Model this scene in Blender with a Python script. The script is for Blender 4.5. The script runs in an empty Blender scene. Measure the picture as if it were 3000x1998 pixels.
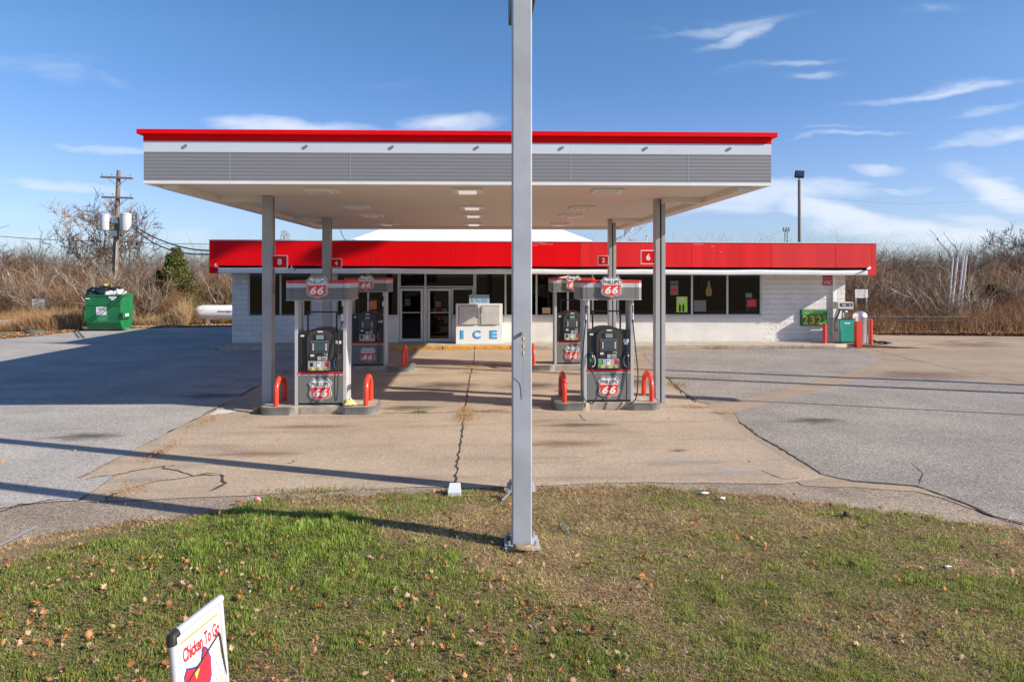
import bpy, bmesh, math, random
import numpy as np
from mathutils import Vector, Matrix
R = math.radians
rng = np.random.default_rng(7)
random.seed(7)
scene = bpy.context.scene
COL = scene.collection

# ------------------------------------------------------------------ camera
FPX, CXP, HYP, CAMH, YAW = 2000.0, 1471.0, 799.0, 2.85, R(1.6)
cam_d = bpy.data.cameras.new("camera"); cam = bpy.data.objects.new("camera", cam_d); COL.objects.link(cam)
cam.location = (0, 0, CAMH); cam.rotation_euler = (R(90), 0, -YAW)
cam_d.sensor_width = 36; cam_d.lens = 24
cam_d.shift_x = (1500-CXP)/3000; cam_d.shift_y = -(999-HYP)/3000
cam_d.clip_start = 0.05; cam_d.clip_end = 6000
scene.camera = cam

def at(px, py, Y):
    """photo pixel + world depth Y -> world point"""
    u = (px-CXP)/FPX; v = (HYP-py)/FPX
    s = Y/(math.cos(YAW)-u*math.sin(YAW))
    return Vector(((u*math.cos(YAW)+math.sin(YAW))*s, Y, CAMH+v*s))
def gp(px, py, z=0.0):
    """photo pixel on the plane at height z"""
    u = (px-CXP)/FPX; v = (HYP-py)/FPX
    s = (z-CAMH)/v
    return Vector(((u*math.cos(YAW)+math.sin(YAW))*s, (math.cos(YAW)-u*math.sin(YAW))*s, z))
def AX(px, Y): return at(px, 800, Y).x
def AZ(py, Y, px=1415): return at(px, py, Y).z

# ------------------------------------------------------------------ sky and sun
AZI, ELE = R(18.6), R(28.8)
world = bpy.data.worlds.new("World"); scene.world = world; world.use_nodes = True
nt = world.node_tree; N = nt.nodes; L = nt.links
for n in list(N): N.remove(n)
wo = N.new('ShaderNodeOutputWorld'); bg = N.new('ShaderNodeBackground')
sky = N.new('ShaderNodeTexSky'); sky.sky_type = 'NISHITA'; sky.sun_disc = False
sky.sun_elevation = ELE; sky.sun_rotation = R(90)+AZI
sky.altitude = 100; sky.air_density = 1.0; sky.dust_density = 0.35; sky.ozone_density = 2.2
hs = N.new('ShaderNodeHueSaturation'); hs.inputs['Saturation'].default_value = 1.32; hs.inputs['Value'].default_value = 1.0
L.new(sky.outputs[0], hs.inputs['Color'])
tint_lo, tint_hi = (.66,.90,1.50,1), (1.92,1.48,1.50,1)
tc = N.new('ShaderNodeTexCoord'); sp = N.new('ShaderNodeSeparateXYZ'); L.new(tc.outputs['Generated'], sp.inputs[0])
def M2(op, a, b=None, clamp=False):
    n = N.new('ShaderNodeMath'); n.operation = op; n.use_clamp = clamp
    for i, x in enumerate((a, b)):
        if x is None: continue
        if isinstance(x, (int, float)): n.inputs[i].default_value = x
        else: L.new(x, n.inputs[i])
    return n.outputs[0]
ay = M2('MAXIMUM', M2('ABSOLUTE', sp.outputs[1]), 0.05)
uu = M2('DIVIDE', sp.outputs[0], ay); vv = M2('DIVIDE', sp.outputs[2], ay)
cmb = N.new('ShaderNodeCombineXYZ'); L.new(uu, cmb.inputs[0]); L.new(vv, cmb.inputs[1])
wn = N.new('ShaderNodeTexNoise'); wn.inputs['Scale'].default_value = 5; wn.inputs['Detail'].default_value = 4
wm = N.new('ShaderNodeMapping'); wm.inputs['Scale'].default_value = (1.4, 3.4, 1); L.new(cmb.outputs[0], wm.inputs[0]); L.new(wm.outputs[0], wn.inputs['Vector'])
sub = N.new('ShaderNodeVectorMath'); sub.operation = 'SUBTRACT'; L.new(wn.outputs['Color'], sub.inputs[0]); sub.inputs[1].default_value = (.5, .5, .5)
scl = N.new('ShaderNodeVectorMath'); scl.operation = 'MULTIPLY'; L.new(sub.outputs[0], scl.inputs[0]); scl.inputs[1].default_value = (.15, .045, 0)
add = N.new('ShaderNodeVectorMath'); add.operation = 'ADD'; L.new(cmb.outputs[0], add.inputs[0]); L.new(scl.outputs[0], add.inputs[1])
clouds = [  # px, py, rx, ry, tilt (deg, + = rising right), strength
 (2250,570,330,50,3,.85),(2120,610,260,30,4,.7),(2480,630,260,55,-14,1.15),(2620,668,240,50,-4,1.15),(2850,690,280,50,3,1.05),(2985,560,160,55,-20,1.2),(2900,655,190,40,-8,.8),(2400,540,200,22,4,.6),
 (2560,487,100,22,3,.75),(2790,250,150,20,9,.55),(2930,318,120,22,12,.5),(2200,88,130,20,18,.6),(2120,55,150,20,0,.2),
 (2410,215,95,15,4,.42),(2450,375,140,10,4,.3),(2630,540,170,16,2,.45),(2470,690,240,26,0,.35),(2650,740,420,40,0,.5),
 (150,205,230,46,-6,.26),(330,250,110,30,-28,.22),(2130,75,220,20,8,.5),(2300,180,180,14,3,.45),(2500,390,240,10,4,.5),(2950,395,200,26,10,.7),(2780,262,240,18,8,.75),(850,372,230,32,-1,.95),(1320,366,150,27,-1,.9),(150,210,200,45,-8,.30),(300,235,120,30,-25,.2),(190,547,210,24,-6,.7),
 (350,446,120,20,-7,.65),(480,578,80,20,0,.3),(560,700,200,45,-10,.55),(180,700,420,50,0,.45),(650,650,220,22,0,.3),(1700,740,900,50,0,.5),
 (1100,250,200,25,0,.12),(2200,190,160,22,6,.22),(2750,20,120,18,6,.3),(1950,90,120,16,-10,.2)]
tr_ = N.new('ShaderNodeMapRange'); tr_.inputs[1].default_value = 0; tr_.inputs[2].default_value = .36; L.new(vv, tr_.inputs[0])
tm_ = N.new('ShaderNodeMixRGB'); L.new(tr_.outputs[0], tm_.inputs[0]); tm_.inputs[1].default_value = tint_lo; tm_.inputs[2].default_value = tint_hi
tv_ = N.new('ShaderNodeMixRGB'); tv_.blend_type = 'MULTIPLY'; tv_.inputs[0].default_value = 1; L.new(hs.outputs[0], tv_.inputs[1]); L.new(tm_.outputs[0], tv_.inputs[2])
acc = None
for (px, py, rx, ry, tilt, st) in clouds:
    mp = N.new('ShaderNodeMapping'); mp.vector_type = 'TEXTURE'
    mp.inputs['Location'].default_value = ((px-1415)/2000, (799-py)/2000, 0)
    mp.inputs['Rotation'].default_value = (0, 0, R(tilt)); mp.inputs['Scale'].default_value = (rx/2000*1.75, ry/2000*1.45, 1)
    L.new(add.outputs[0], mp.inputs[0])
    ln = N.new('ShaderNodeVectorMath'); ln.operation = 'LENGTH'; L.new(mp.outputs[0], ln.inputs[0])
    mr = N.new('ShaderNodeMapRange'); mr.interpolation_type = 'SMOOTHSTEP'
    mr.inputs[1].default_value = 1.0; mr.inputs[2].default_value = 0.0; mr.inputs[3].default_value = 0; mr.inputs[4].default_value = st
    L.new(ln.outputs['Value'], mr.inputs[0])
    acc = mr.outputs[0] if acc is None else M2('MAXIMUM', acc, mr.outputs[0])
# streaky fibres inside the clouds
fm = N.new('ShaderNodeMapping'); fm.inputs['Scale'].default_value = (6, 26, 1); fm.inputs['Rotation'].default_value = (0, 0, R(5)); L.new(add.outputs[0], fm.inputs[0])
fn = N.new('ShaderNodeTexNoise'); fn.inputs['Scale'].default_value = 1.6; fn.inputs['Detail'].default_value = 7; fn.inputs['Roughness'].default_value = .62; L.new(fm.outputs[0], fn.inputs['Vector'])
fr = N.new('ShaderNodeMapRange'); fr.inputs[1].default_value = .28; fr.inputs[2].default_value = .62; fr.inputs[3].default_value = .25; fr.inputs[4].default_value = 1.15; L.new(fn.outputs[0], fr.inputs[0])
cs = M2('ADD', acc, M2('MULTIPLY', M2('SUBTRACT', fn.outputs[0], .5), .95))
cr = N.new('ShaderNodeMapRange'); cr.interpolation_type = 'SMOOTHSTEP'; cr.inputs[1].default_value = -.02; cr.inputs[2].default_value = 1.15; cr.inputs[3].default_value = 0; cr.inputs[4].default_value = .86; L.new(cs, cr.inputs[0])
cg = M2('MULTIPLY', acc, 3.0, True); cm = M2('MULTIPLY', cr.outputs[0], cg)
hz = N.new('ShaderNodeMapRange'); hz.inputs[1].default_value = .30; hz.inputs[2].default_value = -.02; hz.inputs[3].default_value = 0; hz.inputs[4].default_value = .20; hz.interpolation_type='SMOOTHSTEP'
L.new(vv, hz.inputs[0])
cm = M2('MAXIMUM', cm, hz.outputs[0])
mx = N.new('ShaderNodeMixRGB'); L.new(cm, mx.inputs[0]); L.new(tv_.outputs[0], mx.inputs[1]); mx.inputs[2].default_value = (8.2, 8.9, 10.2, 1)
L.new(mx.outputs[0], bg.inputs[0]); bg.inputs[1].default_value = 0.070; L.new(bg.outputs[0], wo.inputs[0])

sl = bpy.data.lights.new("sun", 'SUN'); sl.energy = 5.0; sl.angle = R(0.55); sl.color = (1.0, .92, .79)
so = bpy.data.objects.new("sun", sl); COL.objects.link(so); so.location = (30, -12, 25)
sd = Vector((math.cos(AZI)*math.cos(ELE), -math.sin(AZI)*math.cos(ELE), math.sin(ELE)))
so.rotation_euler = sd.to_track_quat('Z', 'Y').to_euler()
scene.view_settings.view_transform = 'Standard'; scene.view_settings.look = 'None'
scene.view_settings.exposure = 0.58; scene.view_settings.gamma = 1; scene.view_settings.use_curve_mapping = False

# ------------------------------------------------------------------ materials
def mat(name, col, rough=.6, metal=0.0, var=.0, vscale=3.0, bump=.0, bscale=60, spec=.5, stretch=None, fine=.0, fscale=90, coat=0, em=None, col2=None):
    m = bpy.data.materials.new(name); m.use_nodes = True
    t = m.node_tree; n = t.nodes; l = t.links; b = n['Principled BSDF']
    b.inputs['Roughness'].default_value = rough; b.inputs['Metallic'].default_value = metal
    b.inputs['Specular IOR Level'].default_value = spec; b.inputs['Coat Weight'].default_value = coat
    b.inputs['Base Color'].default_value = (*col, 1)
    if em: b.inputs['Emission Color'].default_value = (*em[:3], 1); b.inputs['Emission Strength'].default_value = em[3]
    if var or fine or bump or col2:
        c = n.new('ShaderNodeTexCoord'); v = c.outputs['Object']
        if stretch:
            mp = n.new('ShaderNodeMapping'); mp.inputs['Scale'].default_value = stretch; l.new(v, mp.inputs[0]); vs = mp.outputs[0]
        else: vs = v
        cur = None
        def mixv(src, lo, hi, fac):
            r = n.new('ShaderNodeMapRange'); r.inputs[1].default_value = lo; r.inputs[2].default_value = hi
            r.inputs[3].default_value = 1-fac; r.inputs[4].default_value = 1+fac; l.new(src, r.inputs[0]); return r.outputs[0]
        rgb = n.new('ShaderNodeRGB'); rgb.outputs[0].default_value = (*col, 1); cur = rgb.outputs[0]
        if col2 or var:
            tn = n.new('ShaderNodeTexNoise'); tn.inputs['Scale'].default_value = vscale; tn.inputs['Detail'].default_value = 6; tn.inputs['Roughness'].default_value = .62; l.new(vs, tn.inputs['Vector'])
        if col2:
            r = n.new('ShaderNodeMapRange'); r.inputs[1].default_value = .38; r.inputs[2].default_value = .64; l.new(tn.outputs[0], r.inputs[0])
            x = n.new('ShaderNodeMixRGB'); l.new(r.outputs[0], x.inputs[0]); l.new(cur, x.inputs[1]); x.inputs[2].default_value = (*col2, 1); cur = x.outputs[0]
        elif var:
            x = n.new('ShaderNodeVectorMath'); x.operation = 'SCALE'; l.new(cur, x.inputs[0]); l.new(mixv(tn.outputs[0], .3, .7, var), x.inputs['Scale']); cur = x.outputs[0]
        if fine:
            t2 = n.new('ShaderNodeTexNoise'); t2.inputs['Scale'].default_value = fscale; t2.inputs['Detail'].default_value = 3; t2.inputs['Roughness'].default_value = .7; l.new(v, t2.inputs['Vector'])
            x = n.new('ShaderNodeVectorMath'); x.operation = 'SCALE'; l.new(cur, x.inputs[0]); l.new(mixv(t2.outputs[0], .33, .67, fine), x.inputs['Scale']); cur = x.outputs[0]
        l.new(cur, b.inputs['Base Color'])
        if bump:
            t3 = n.new('ShaderNodeTexNoise'); t3.inputs['Scale'].default_value = bscale; t3.inputs['Detail'].default_value = 4; l.new(v, t3.inputs['Vector'])
            bp = n.new('ShaderNodeBump'); bp.inputs['Strength'].default_value = bump; bp.inputs['Distance'].default_value = .01; l.new(t3.outputs[0], bp.inputs['Height']); l.new(bp.outputs[0], b.inputs['Normal'])
    return m
def vcol_mat(name, rough=.7, trans=0, spec=.3):
    m = bpy.data.materials.new(name); m.use_nodes = True; t = m.node_tree; n = t.nodes; b = n['Principled BSDF']
    a = n.new('ShaderNodeAttribute'); a.attribute_name = 'tint'; t.links.new(a.outputs['Color'], b.inputs['Base Color'])
    b.inputs['Roughness'].default_value = rough; b.inputs['Specular IOR Level'].default_value = spec
    if trans:
        tr = n.new('ShaderNodeBsdfTranslucent'); ms = n.new('ShaderNodeMixShader'); ms.inputs[0].default_value = trans
        t.links.new(a.outputs['Color'], tr.inputs[0]); t.links.new(b.outputs[0], ms.inputs[1]); t.links.new(tr.outputs[0], ms.inputs[2])
        t.links.new(ms.outputs[0], n['Material Output'].inputs[0])
    return m
def ribbed(name, col, period, axis=2, depth=.006, rough=.5, contrast=.12, metal=0):
    """sheet with horizontal corrugation"""
    m = mat(name, col, rough, metal); t = m.node_tree; n = t.nodes; l = t.links; b = n['Principled BSDF']
    c = n.new('ShaderNodeTexCoord'); s = n.new('ShaderNodeSeparateXYZ'); l.new(c.outputs['Object'], s.inputs[0])
    k = n.new('ShaderNodeMath'); k.operation = 'MULTIPLY'; l.new(s.outputs[axis], k.inputs[0]); k.inputs[1].default_value = 2*math.pi/period
    w = n.new('ShaderNodeMath'); w.operation = 'SINE'; l.new(k.outputs[0], w.inputs[0])
    bp = n.new('ShaderNodeBump'); bp.inputs['Strength'].default_value = 1; bp.inputs['Distance'].default_value = depth; l.new(w.outputs[0], bp.inputs['Height']); l.new(bp.outputs[0], b.inputs['Normal'])
    r = n.new('ShaderNodeMapRange'); r.inputs[1].default_value = -1; r.inputs[2].default_value = 1; r.inputs[3].default_value = 1-contrast; r.inputs[4].default_value = 1+contrast; l.new(w.outputs[0], r.inputs[0])
    x = n.new('ShaderNodeVectorMath'); x.operation = 'SCALE'; x.inputs[0].default_value = col; l.new(r.outputs[0], x.inputs['Scale']); l.new(x.outputs[0], b.inputs['Base Color'])
    return m
def brickmat(name, c1, c2, mort, bw, bh, msize, bump, rough=.8, rock=0):
    m = mat(name, c1, rough); t = m.node_tree; n = t.nodes; l = t.links; b = n['Principled BSDF']
    c = n.new('ShaderNodeTexCoord'); s = n.new('ShaderNodeSeparateXYZ'); l.new(c.outputs['Object'], s.inputs[0])
    ad = n.new('ShaderNodeMath'); ad.operation = 'ADD'; l.new(s.outputs[0], ad.inputs[0]); l.new(s.outputs[1], ad.inputs[1])
    cb = n.new('ShaderNodeCombineXYZ'); l.new(ad.outputs[0], cb.inputs[0]); l.new(s.outputs[2], cb.inputs[1])
    bt = n.new('ShaderNodeTexBrick'); l.new(cb.outputs[0], bt.inputs['Vector'])
    bt.inputs['Color1'].default_value = (*c1, 1); bt.inputs['Color2'].default_value = (*c2, 1); bt.inputs['Mortar'].default_value = (*mort, 1)
    bt.inputs['Scale'].default_value = 1; bt.inputs['Brick Width'].default_value = bw; bt.inputs['Row Height'].default_value = bh; bt.inputs['Mortar Size'].default_value = msize; bt.inputs['Mortar Smooth'].default_value = .3; bt.inputs['Bias'].default_value = -.2
    tn = n.new('ShaderNodeTexNoise'); tn.inputs['Scale'].default_value = 1.3; tn.inputs['Detail'].default_value = 5; l.new(c.outputs['Object'], tn.inputs['Vector'])
    r = n.new('ShaderNodeMapRange'); r.inputs[1].default_value = .3; r.inputs[2].default_value = .7; r.inputs[3].default_value = .88; r.inputs[4].default_value = 1.06; l.new(tn.outputs[0], r.inputs[0])
    x = n.new('ShaderNodeVectorMath'); x.operation = 'SCALE'; l.new(bt.outputs[0], x.inputs[0]); l.new(r.outputs[0], x.inputs['Scale']); l.new(x.outputs[0], b.inputs['Base Color'])
    inv = n.new('ShaderNodeMath'); inv.operation = 'SUBTRACT'; inv.inputs[0].default_value = 1; l.new(bt.outputs['Fac'], inv.inputs[1])
    h = inv.outputs[0]
    if rock:
        t3 = n.new('ShaderNodeTexNoise'); t3.inputs['Scale'].default_value = 16; t3.inputs['Detail'].default_value = 5; t3.inputs['Roughness'].default_value = .6; l.new(c.outputs['Object'], t3.inputs['Vector'])
        mm = n.new('ShaderNodeMath'); mm.operation = 'MULTIPLY_ADD'; l.new(t3.outputs[0], mm.inputs[0]); mm.inputs[1].default_value = rock; l.new(h, mm.inputs[2]); h = mm.outputs[0]
    bp = n.new('ShaderNodeBump'); bp.inputs['Strength'].default_value = 1; bp.inputs['Distance'].default_value = bump; l.new(h, bp.inputs['Height']); l.new(bp.outputs[0], b.inputs['Normal'])
    return m
def paving(name, base, alt, speck, sscale=140, stain=(.5,.5,.5), stain_amt=.35, streak=(1,1,1), big=.35, rough=.9, bump=.25):
    """aggregate surface: broad patches, stains, pale and dark stones"""
    m = mat(name, base, rough, spec=.08); t = m.node_tree; n = t.nodes; l = t.links; b = n['Principled BSDF']
    c = n.new('ShaderNodeTexCoord'); v = c.outputs['Object']
    def noise(scale, detail=5, rough=.6, vec=None):
        q = n.new('ShaderNodeTexNoise'); q.inputs['Scale'].default_value = scale; q.inputs['Detail'].default_value = detail; q.inputs['Roughness'].default_value = rough; l.new(vec or v, q.inputs['Vector']); return q.outputs[0]
    def rng_(src, a, b_, lo, hi):
        r = n.new('ShaderNodeMapRange'); r.inputs[1].default_value = a; r.inputs[2].default_value = b_; r.inputs[3].default_value = lo; r.inputs[4].default_value = hi; l.new(src, r.inputs[0]); return r.outputs[0]
    def mix(f, a, b_):
        x = n.new('ShaderNodeMixRGB'); l.new(f, x.inputs[0])
        for i, s in ((1, a), (2, b_)):
            if isinstance(s, tuple): x.inputs[i].default_value = (*s, 1)
            else: l.new(s, x.inputs[i])
        return x.outputs[0]
    mp = n.new('ShaderNodeMapping'); mp.inputs['Scale'].default_value = streak; l.new(v, mp.inputs[0])
    cur = mix(rng_(noise(big), .38, .62, 0, 1), base, alt)
    cur = mix(rng_(noise(1.1, 6, .65, mp.outputs[0]), .52, .72, 0, stain_amt), cur, stain)
    vo = n.new('ShaderNodeTexVoronoi'); vo.inputs['Scale'].default_value = sscale; l.new(v, vo.inputs['Vector'])
    sx = n.new('ShaderNodeSeparateXYZ'); l.new(vo.outputs['Color'], sx.inputs[0])
    x = n.new('ShaderNodeVectorMath'); x.operation = 'SCALE'; l.new(cur, x.inputs[0]); l.new(rng_(sx.outputs[0], 0, 1, 1-speck, 1+speck), x.inputs['Scale']); cur = x.outputs[0]
    x = n.new('ShaderNodeVectorMath'); x.operation = 'SCALE'; l.new(cur, x.inputs[0]); l.new(rng_(noise(22, 5, .75), .3, .7, .86, 1.14), x.inputs['Scale']); cur = x.outputs[0]
    l.new(cur, b.inputs['Base Color'])
    bp = n.new('ShaderNodeBump'); bp.inputs['Strength'].default_value = bump; bp.inputs['Distance'].default_value = .01; l.new(sx.outputs[1], bp.inputs['Height']); l.new(bp.outputs[0], b.inputs['Normal'])
    return m

# ------------------------------------------------------------------ mesh helpers
class MB:
    def __init__(s): s.v = []; s.f = []; s.m = []
    def add(s, verts, faces, mi=0):
        o = len(s.v); s.v += [tuple(v) for v in verts]; s.f += [tuple(i+o for i in f) for f in faces]; s.m += [mi]*len(faces); return s
    def box(s, x0, x1, y0, y1, z0, z1, mi=0):
        v = [(x0,y0,z0),(x1,y0,z0),(x1,y1,z0),(x0,y1,z0),(x0,y0,z1),(x1,y0,z1),(x1,y1,z1),(x0,y1,z1)]
        return s.add(v, [(0,3,2,1),(4,5,6,7),(0,1,5,4),(1,2,6,5),(2,3,7,6),(3,0,4,7)], mi)
    def prismxz(s, pts, y0, y1, mi=0):
        """polygon in x,z extruded from y0 (front) to y1"""
        n = len(pts); v = [(x, y0, z) for x, z in pts]+[(x, y1, z) for x, z in pts]
        area = sum(pts[i][0]*pts[(i+1)%n][1]-pts[(i+1)%n][0]*pts[i][1] for i in range(n))
        f = [tuple(range(n)), tuple(range(2*n-1, n-1, -1))]+[(i, i+n, (i+1)%n+n, (i+1)%n) for i in range(n)]
        if area < 0: f = [tuple(reversed(q)) for q in f]
        return s.add(v, f, mi)
    def prismxy(s, pts, z0, z1, mi=0):
        n = len(pts); v = [(x, y, z0) for x, y in pts]+[(x, y, z1) for x, y in pts]
        area = sum(pts[i][0]*pts[(i+1)%n][1]-pts[(i+1)%n][0]*pts[i][1] for i in range(n))
        f = [tuple(reversed(range(n))), tuple(range(n, 2*n))]+[(i, (i+1)%n, (i+1)%n+n, i+n) for i in range(n)]
        if area < 0: f = [tuple(reversed(q)) for q in f]
        return s.add(v, f, mi)
    def tube(s, pts, r, seg=8, mi=0, caps=True):
        pts = [Vector(p) for p in pts]; n = len(pts); rr = r if isinstance(r, (list, tuple)) else [r]*n
        up = None; v = []; f = []
        for i, p in enumerate(pts):
            d = (pts[min(i+1, n-1)]-pts[max(i-1, 0)]).normalized()
            if up is None:
                a = Vector((0, 0, 1)) if abs(d.z) < .9 else Vector((1, 0, 0)); up = (a-d*a.dot(d)).normalized()
            else:
                up = (up-d*up.dot(d)); up = up.normalized() if up.length > 1e-6 else Vector((1,0,0))
            w = d.cross(up)
            for k in range(seg):
                t = 2*math.pi*k/seg; v.append(p+(up*math.cos(t)+w*math.sin(t))*rr[i])
        for i in range(n-1):
            for k in range(seg):
                f.append((i*seg+k, i*seg+(k+1)%seg, (i+1)*seg+(k+1)%seg, (i+1)*seg+k))
        if caps: f.append(tuple(reversed(range(seg)))); f.append(tuple(range((n-1)*seg, n*seg)))
        return s.add(v, f, mi)
    def cyl(s, p0, p1, r, seg=16, mi=0): return s.tube([p0, p1], r, seg, mi)
    def lathe(s, prof, c, seg=24, mi=0, axis='z'):
        v = []; f = []; n = len(prof)
        for r, h in prof:
            for k in range(seg):
                t = 2*math.pi*k/seg; a, b = r*math.cos(t), r*math.sin(t)
                v.append((c[0]+a, c[1]+b, c[2]+h) if axis == 'z' else ((c[0]+h, c[1]+a, c[2]+b) if axis == 'x' else (c[0]+a, c[1]+h, c[2]+b)))
        for i in range(n-1):
            for k in range(seg): f.append((i*seg+k, i*seg+(k+1)%seg, (i+1)*seg+(k+1)%seg, (i+1)*seg+k))
        f.append(tuple(reversed(range(seg)))); f.append(tuple(range((n-1)*seg, n*seg)))
        return s.add(v, f, mi)
    def build(s, name, mats, parent=None, loc=(0,0,0), rz=0, bevel=0, smooth=False, seg=2):
        me = bpy.data.meshes.new(name); me.from_pydata(s.v, [], s.f)
        for m in (mats if isinstance(mats, (list, tuple)) else [mats]): me.materials.append(m)
        me.polygons.foreach_set('material_index', s.m)
        if smooth: me.polygons.foreach_set('use_smooth', [True]*len(s.f))
        me.update()
        o = bpy.data.objects.new(name, me); COL.objects.link(o); o.location = loc; o.rotation_euler = (0, 0, rz)
        if parent: o.parent = parent
        if bevel:
            b = o.modifiers.new('bevel', 'BEVEL'); b.width = bevel; b.segments = seg; b.limit_method = 'ANGLE'; b.angle_limit = R(40)
        if smooth:
            try: me.set_sharp_from_angle(angle=R(40))
            except Exception: pass
        return o
def tag(o, label=None, cat=None, group=None, kind=None):
    if label: o['label'] = label
    if cat: o['category'] = cat
    if group: o['group'] = group
    if kind: o['kind'] = kind
    return o
def empty(name, loc, label, cat, group=None, rz=0):
    o = bpy.data.objects.new(name, None); o.empty_display_size = .3; COL.objects.link(o); o.location = loc; o.rotation_euler = (0, 0, rz)
    return tag(o, label, cat, group)
def smoothpath(pts, n=6):
    P = [Vector(p) for p in pts]; P = [2*P[0]-P[1]]+P+[2*P[-1]-P[-2]]; out = []
    for i in range(1, len(P)-2):
        for k in range(n):
            t = k/n; a, b, c, d = P[i-1], P[i], P[i+1], P[i+2]
            out.append(.5*((2*b)+(-a+c)*t+(2*a-5*b+4*c-d)*t*t+(-a+3*b-3*c+d)*t**3))
    out.append(P[-2]); return out
def segmesh(name, p0, p1, r0, r1, mats, sides=3, tint=None, mi=None):
    """many tapered prisms in one mesh, numpy"""
    p0 = np.asarray(p0, float); p1 = np.asarray(p1, float); r0 = np.asarray(r0, float); r1 = np.asarray(r1, float); n = len(p0)
    d = p1-p0; d /= np.maximum(np.linalg.norm(d, axis=1, keepdims=True), 1e-9)
    a = np.where(np.abs(d[:, 2:3]) < .9, np.array([[0, 0, 1.]]), np.array([[1., 0, 0]]))
    u = np.cross(d, a); u /= np.linalg.norm(u, axis=1, keepdims=True); w = np.cross(d, u)
    V = np.zeros((n, 2, sides, 3))
    for k in range(sides):
        t = 2*math.pi*k/sides; off = u*math.cos(t)+w*math.sin(t)
        V[:, 0, k] = p0+off*r0[:, None]; V[:, 1, k] = p1+off*r1[:, None]
    base = (np.arange(n)*2*sides)[:, None, None]
    q = np.array([[k, (k+1) % sides, sides+(k+1) % sides, sides+k] for k in range(sides)])[None]
    F = (base+q).reshape(-1, 4)
    return rawmesh(name, V.reshape(-1, 3), F, mats, None if tint is None else np.repeat(np.asarray(tint), 2*sides, axis=0), None if mi is None else np.repeat(mi, sides))
def rawmesh(name, V, F, mats, tint=None, mi=None, tris=None):
    me = bpy.data.meshes.new(name); nq = len(F); ntv = 0 if tris is None else len(tris)
    me.vertices.add(len(V)); me.vertices.foreach_set('co', np.asarray(V, np.float32).ravel())
    k = F.shape[1]; loops = F.ravel()
    if ntv: loops = np.concatenate([loops, tris.ravel()])
    me.loops.add(len(loops)); me.loops.foreach_set('vertex_index', loops.astype(np.int32))
    me.polygons.add(nq+ntv)
    st = np.arange(nq)*k
    if ntv: st = np.concatenate([st, nq*k+np.arange(ntv)*3])
    me.polygons.foreach_set('loop_start', st.astype(np.int32))
    if mi is not None: me.polygons.foreach_set('material_index', np.asarray(mi, np.int32))
    for m in (mats if isinstance(mats, (list, tuple)) else [mats]): me.materials.append(m)
    if tint is not None:
        at_ = me.color_attributes.new('tint', 'FLOAT_COLOR', 'POINT'); c = np.ones((len(V), 4), np.float32); c[:, :3] = tint; at_.data.foreach_set('color', c.ravel())
    me.update(calc_edges=True); me.validate()
    return me
def linkmesh(name, me, parent=None, loc=(0,0,0), rz=0, sc=1):
    o = bpy.data.objects.new(name, me); COL.objects.link(o); o.location = loc; o.rotation_euler = (0, 0, rz); o.scale = (sc,)*3
    if parent: o.parent = parent
    return o
_tcache = {}
def text(mb, s, cx, cz, w, h, y, mi=0, depth=.004, shear=0, bold=0, space=1.0):
    """letters in the x,z plane facing -y, fitted to w x h round (cx, cz); w=None keeps proportion"""
    key = (s, shear, bold, space)
    if key not in _tcache:
        cu = bpy.data.curves.new('t', 'FONT'); cu.body = s; cu.extrude = .5; cu.shear = shear; cu.offset = bold; cu.space_character = space; cu.resolution_u = 4
        o = bpy.data.objects.new('t', cu); COL.objects.link(o); bpy.context.view_layer.update()
        me = bpy.data.meshes.new_from_object(o.evaluated_get(bpy.context.evaluated_depsgraph_get()))
        V = [tuple(v.co) for v in me.vertices]; F = [tuple(p.vertices) for p in me.polygons]
        bpy.data.objects.remove(o); bpy.data.curves.remove(cu); bpy.data.meshes.remove(me); _tcache[key] = (V, F)
    V, F = _tcache[key]
    xs = [v[0] for v in V]; ys = [v[1] for v in V]; x0, x1, y0, y1 = min(xs), max(xs), min(ys), max(ys)
    sy = h/(y1-y0); sx = sy if w is None else w/(x1-x0)
    mb.add([(cx+(v[0]-(x0+x1)/2)*sx, y-(v[2])*depth-depth/2, cz+(v[1]-(y0+y1)/2)*sy) for v in V], F, mi)
def jag(pts, step=.25, amp=.03, closed=True):
    out = []; n = len(pts)
    for i in range(n if closed else n-1):
        a, b = Vector(pts[i][:2]), Vector(pts[(i+1) % n][:2]); k = max(1, int((b-a).length/step))
        for j in range(k):
            p = a.lerp(b, j/k)
            if (b-a).length < 60: p = p+Vector((random.uniform(-amp, amp), random.uniform(-amp, amp)))
            out.append((p.x, p.y))
    if not closed: out.append(tuple(pts[-1][:2]))
    return out
# ------------------------------------------------------------------ shared materials
m_asph_l = paving('old_pale_asphalt', (.42,.39,.355), (.345,.325,.30), .5, 85, (.16,.15,.14), .45, (.35,1.2,1), .5)
m_asph_r = paving('grey_asphalt', (.335,.30,.265), (.27,.245,.22), .6, 75, (.15,.14,.13), .35, (.4,1,1), .5)
m_conc = paving('tan_concrete', (.46,.36,.268), (.38,.30,.225), .34, 100, (.19,.145,.105), .55, (.28,1.5,1), .45, bump=.15)
m_conc2 = paving('worn_tan_concrete', (.40,.305,.22), (.325,.26,.20), .3, 110, (.20,.16,.13), .5, (.3,1.1,1), .4)
m_gravel = paving('gravel_shoulder', (.36,.29,.225), (.27,.22,.175), .5, 70, (.13,.10,.08), .5, (1,1,1), .8, bump=.5)
m_earth = paving('dry_earth', (.27,.19,.11), (.20,.15,.085), .3, 60, (.12,.09,.05), .5, (1,1,1), .3, bump=.5)
m_lawnsoil = paving('lawn_thatch', (.29,.21,.12), (.18,.155,.065), .5, 100, (.07,.06,.03), .5, (1,1,1), 1.1, bump=.5)
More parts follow.
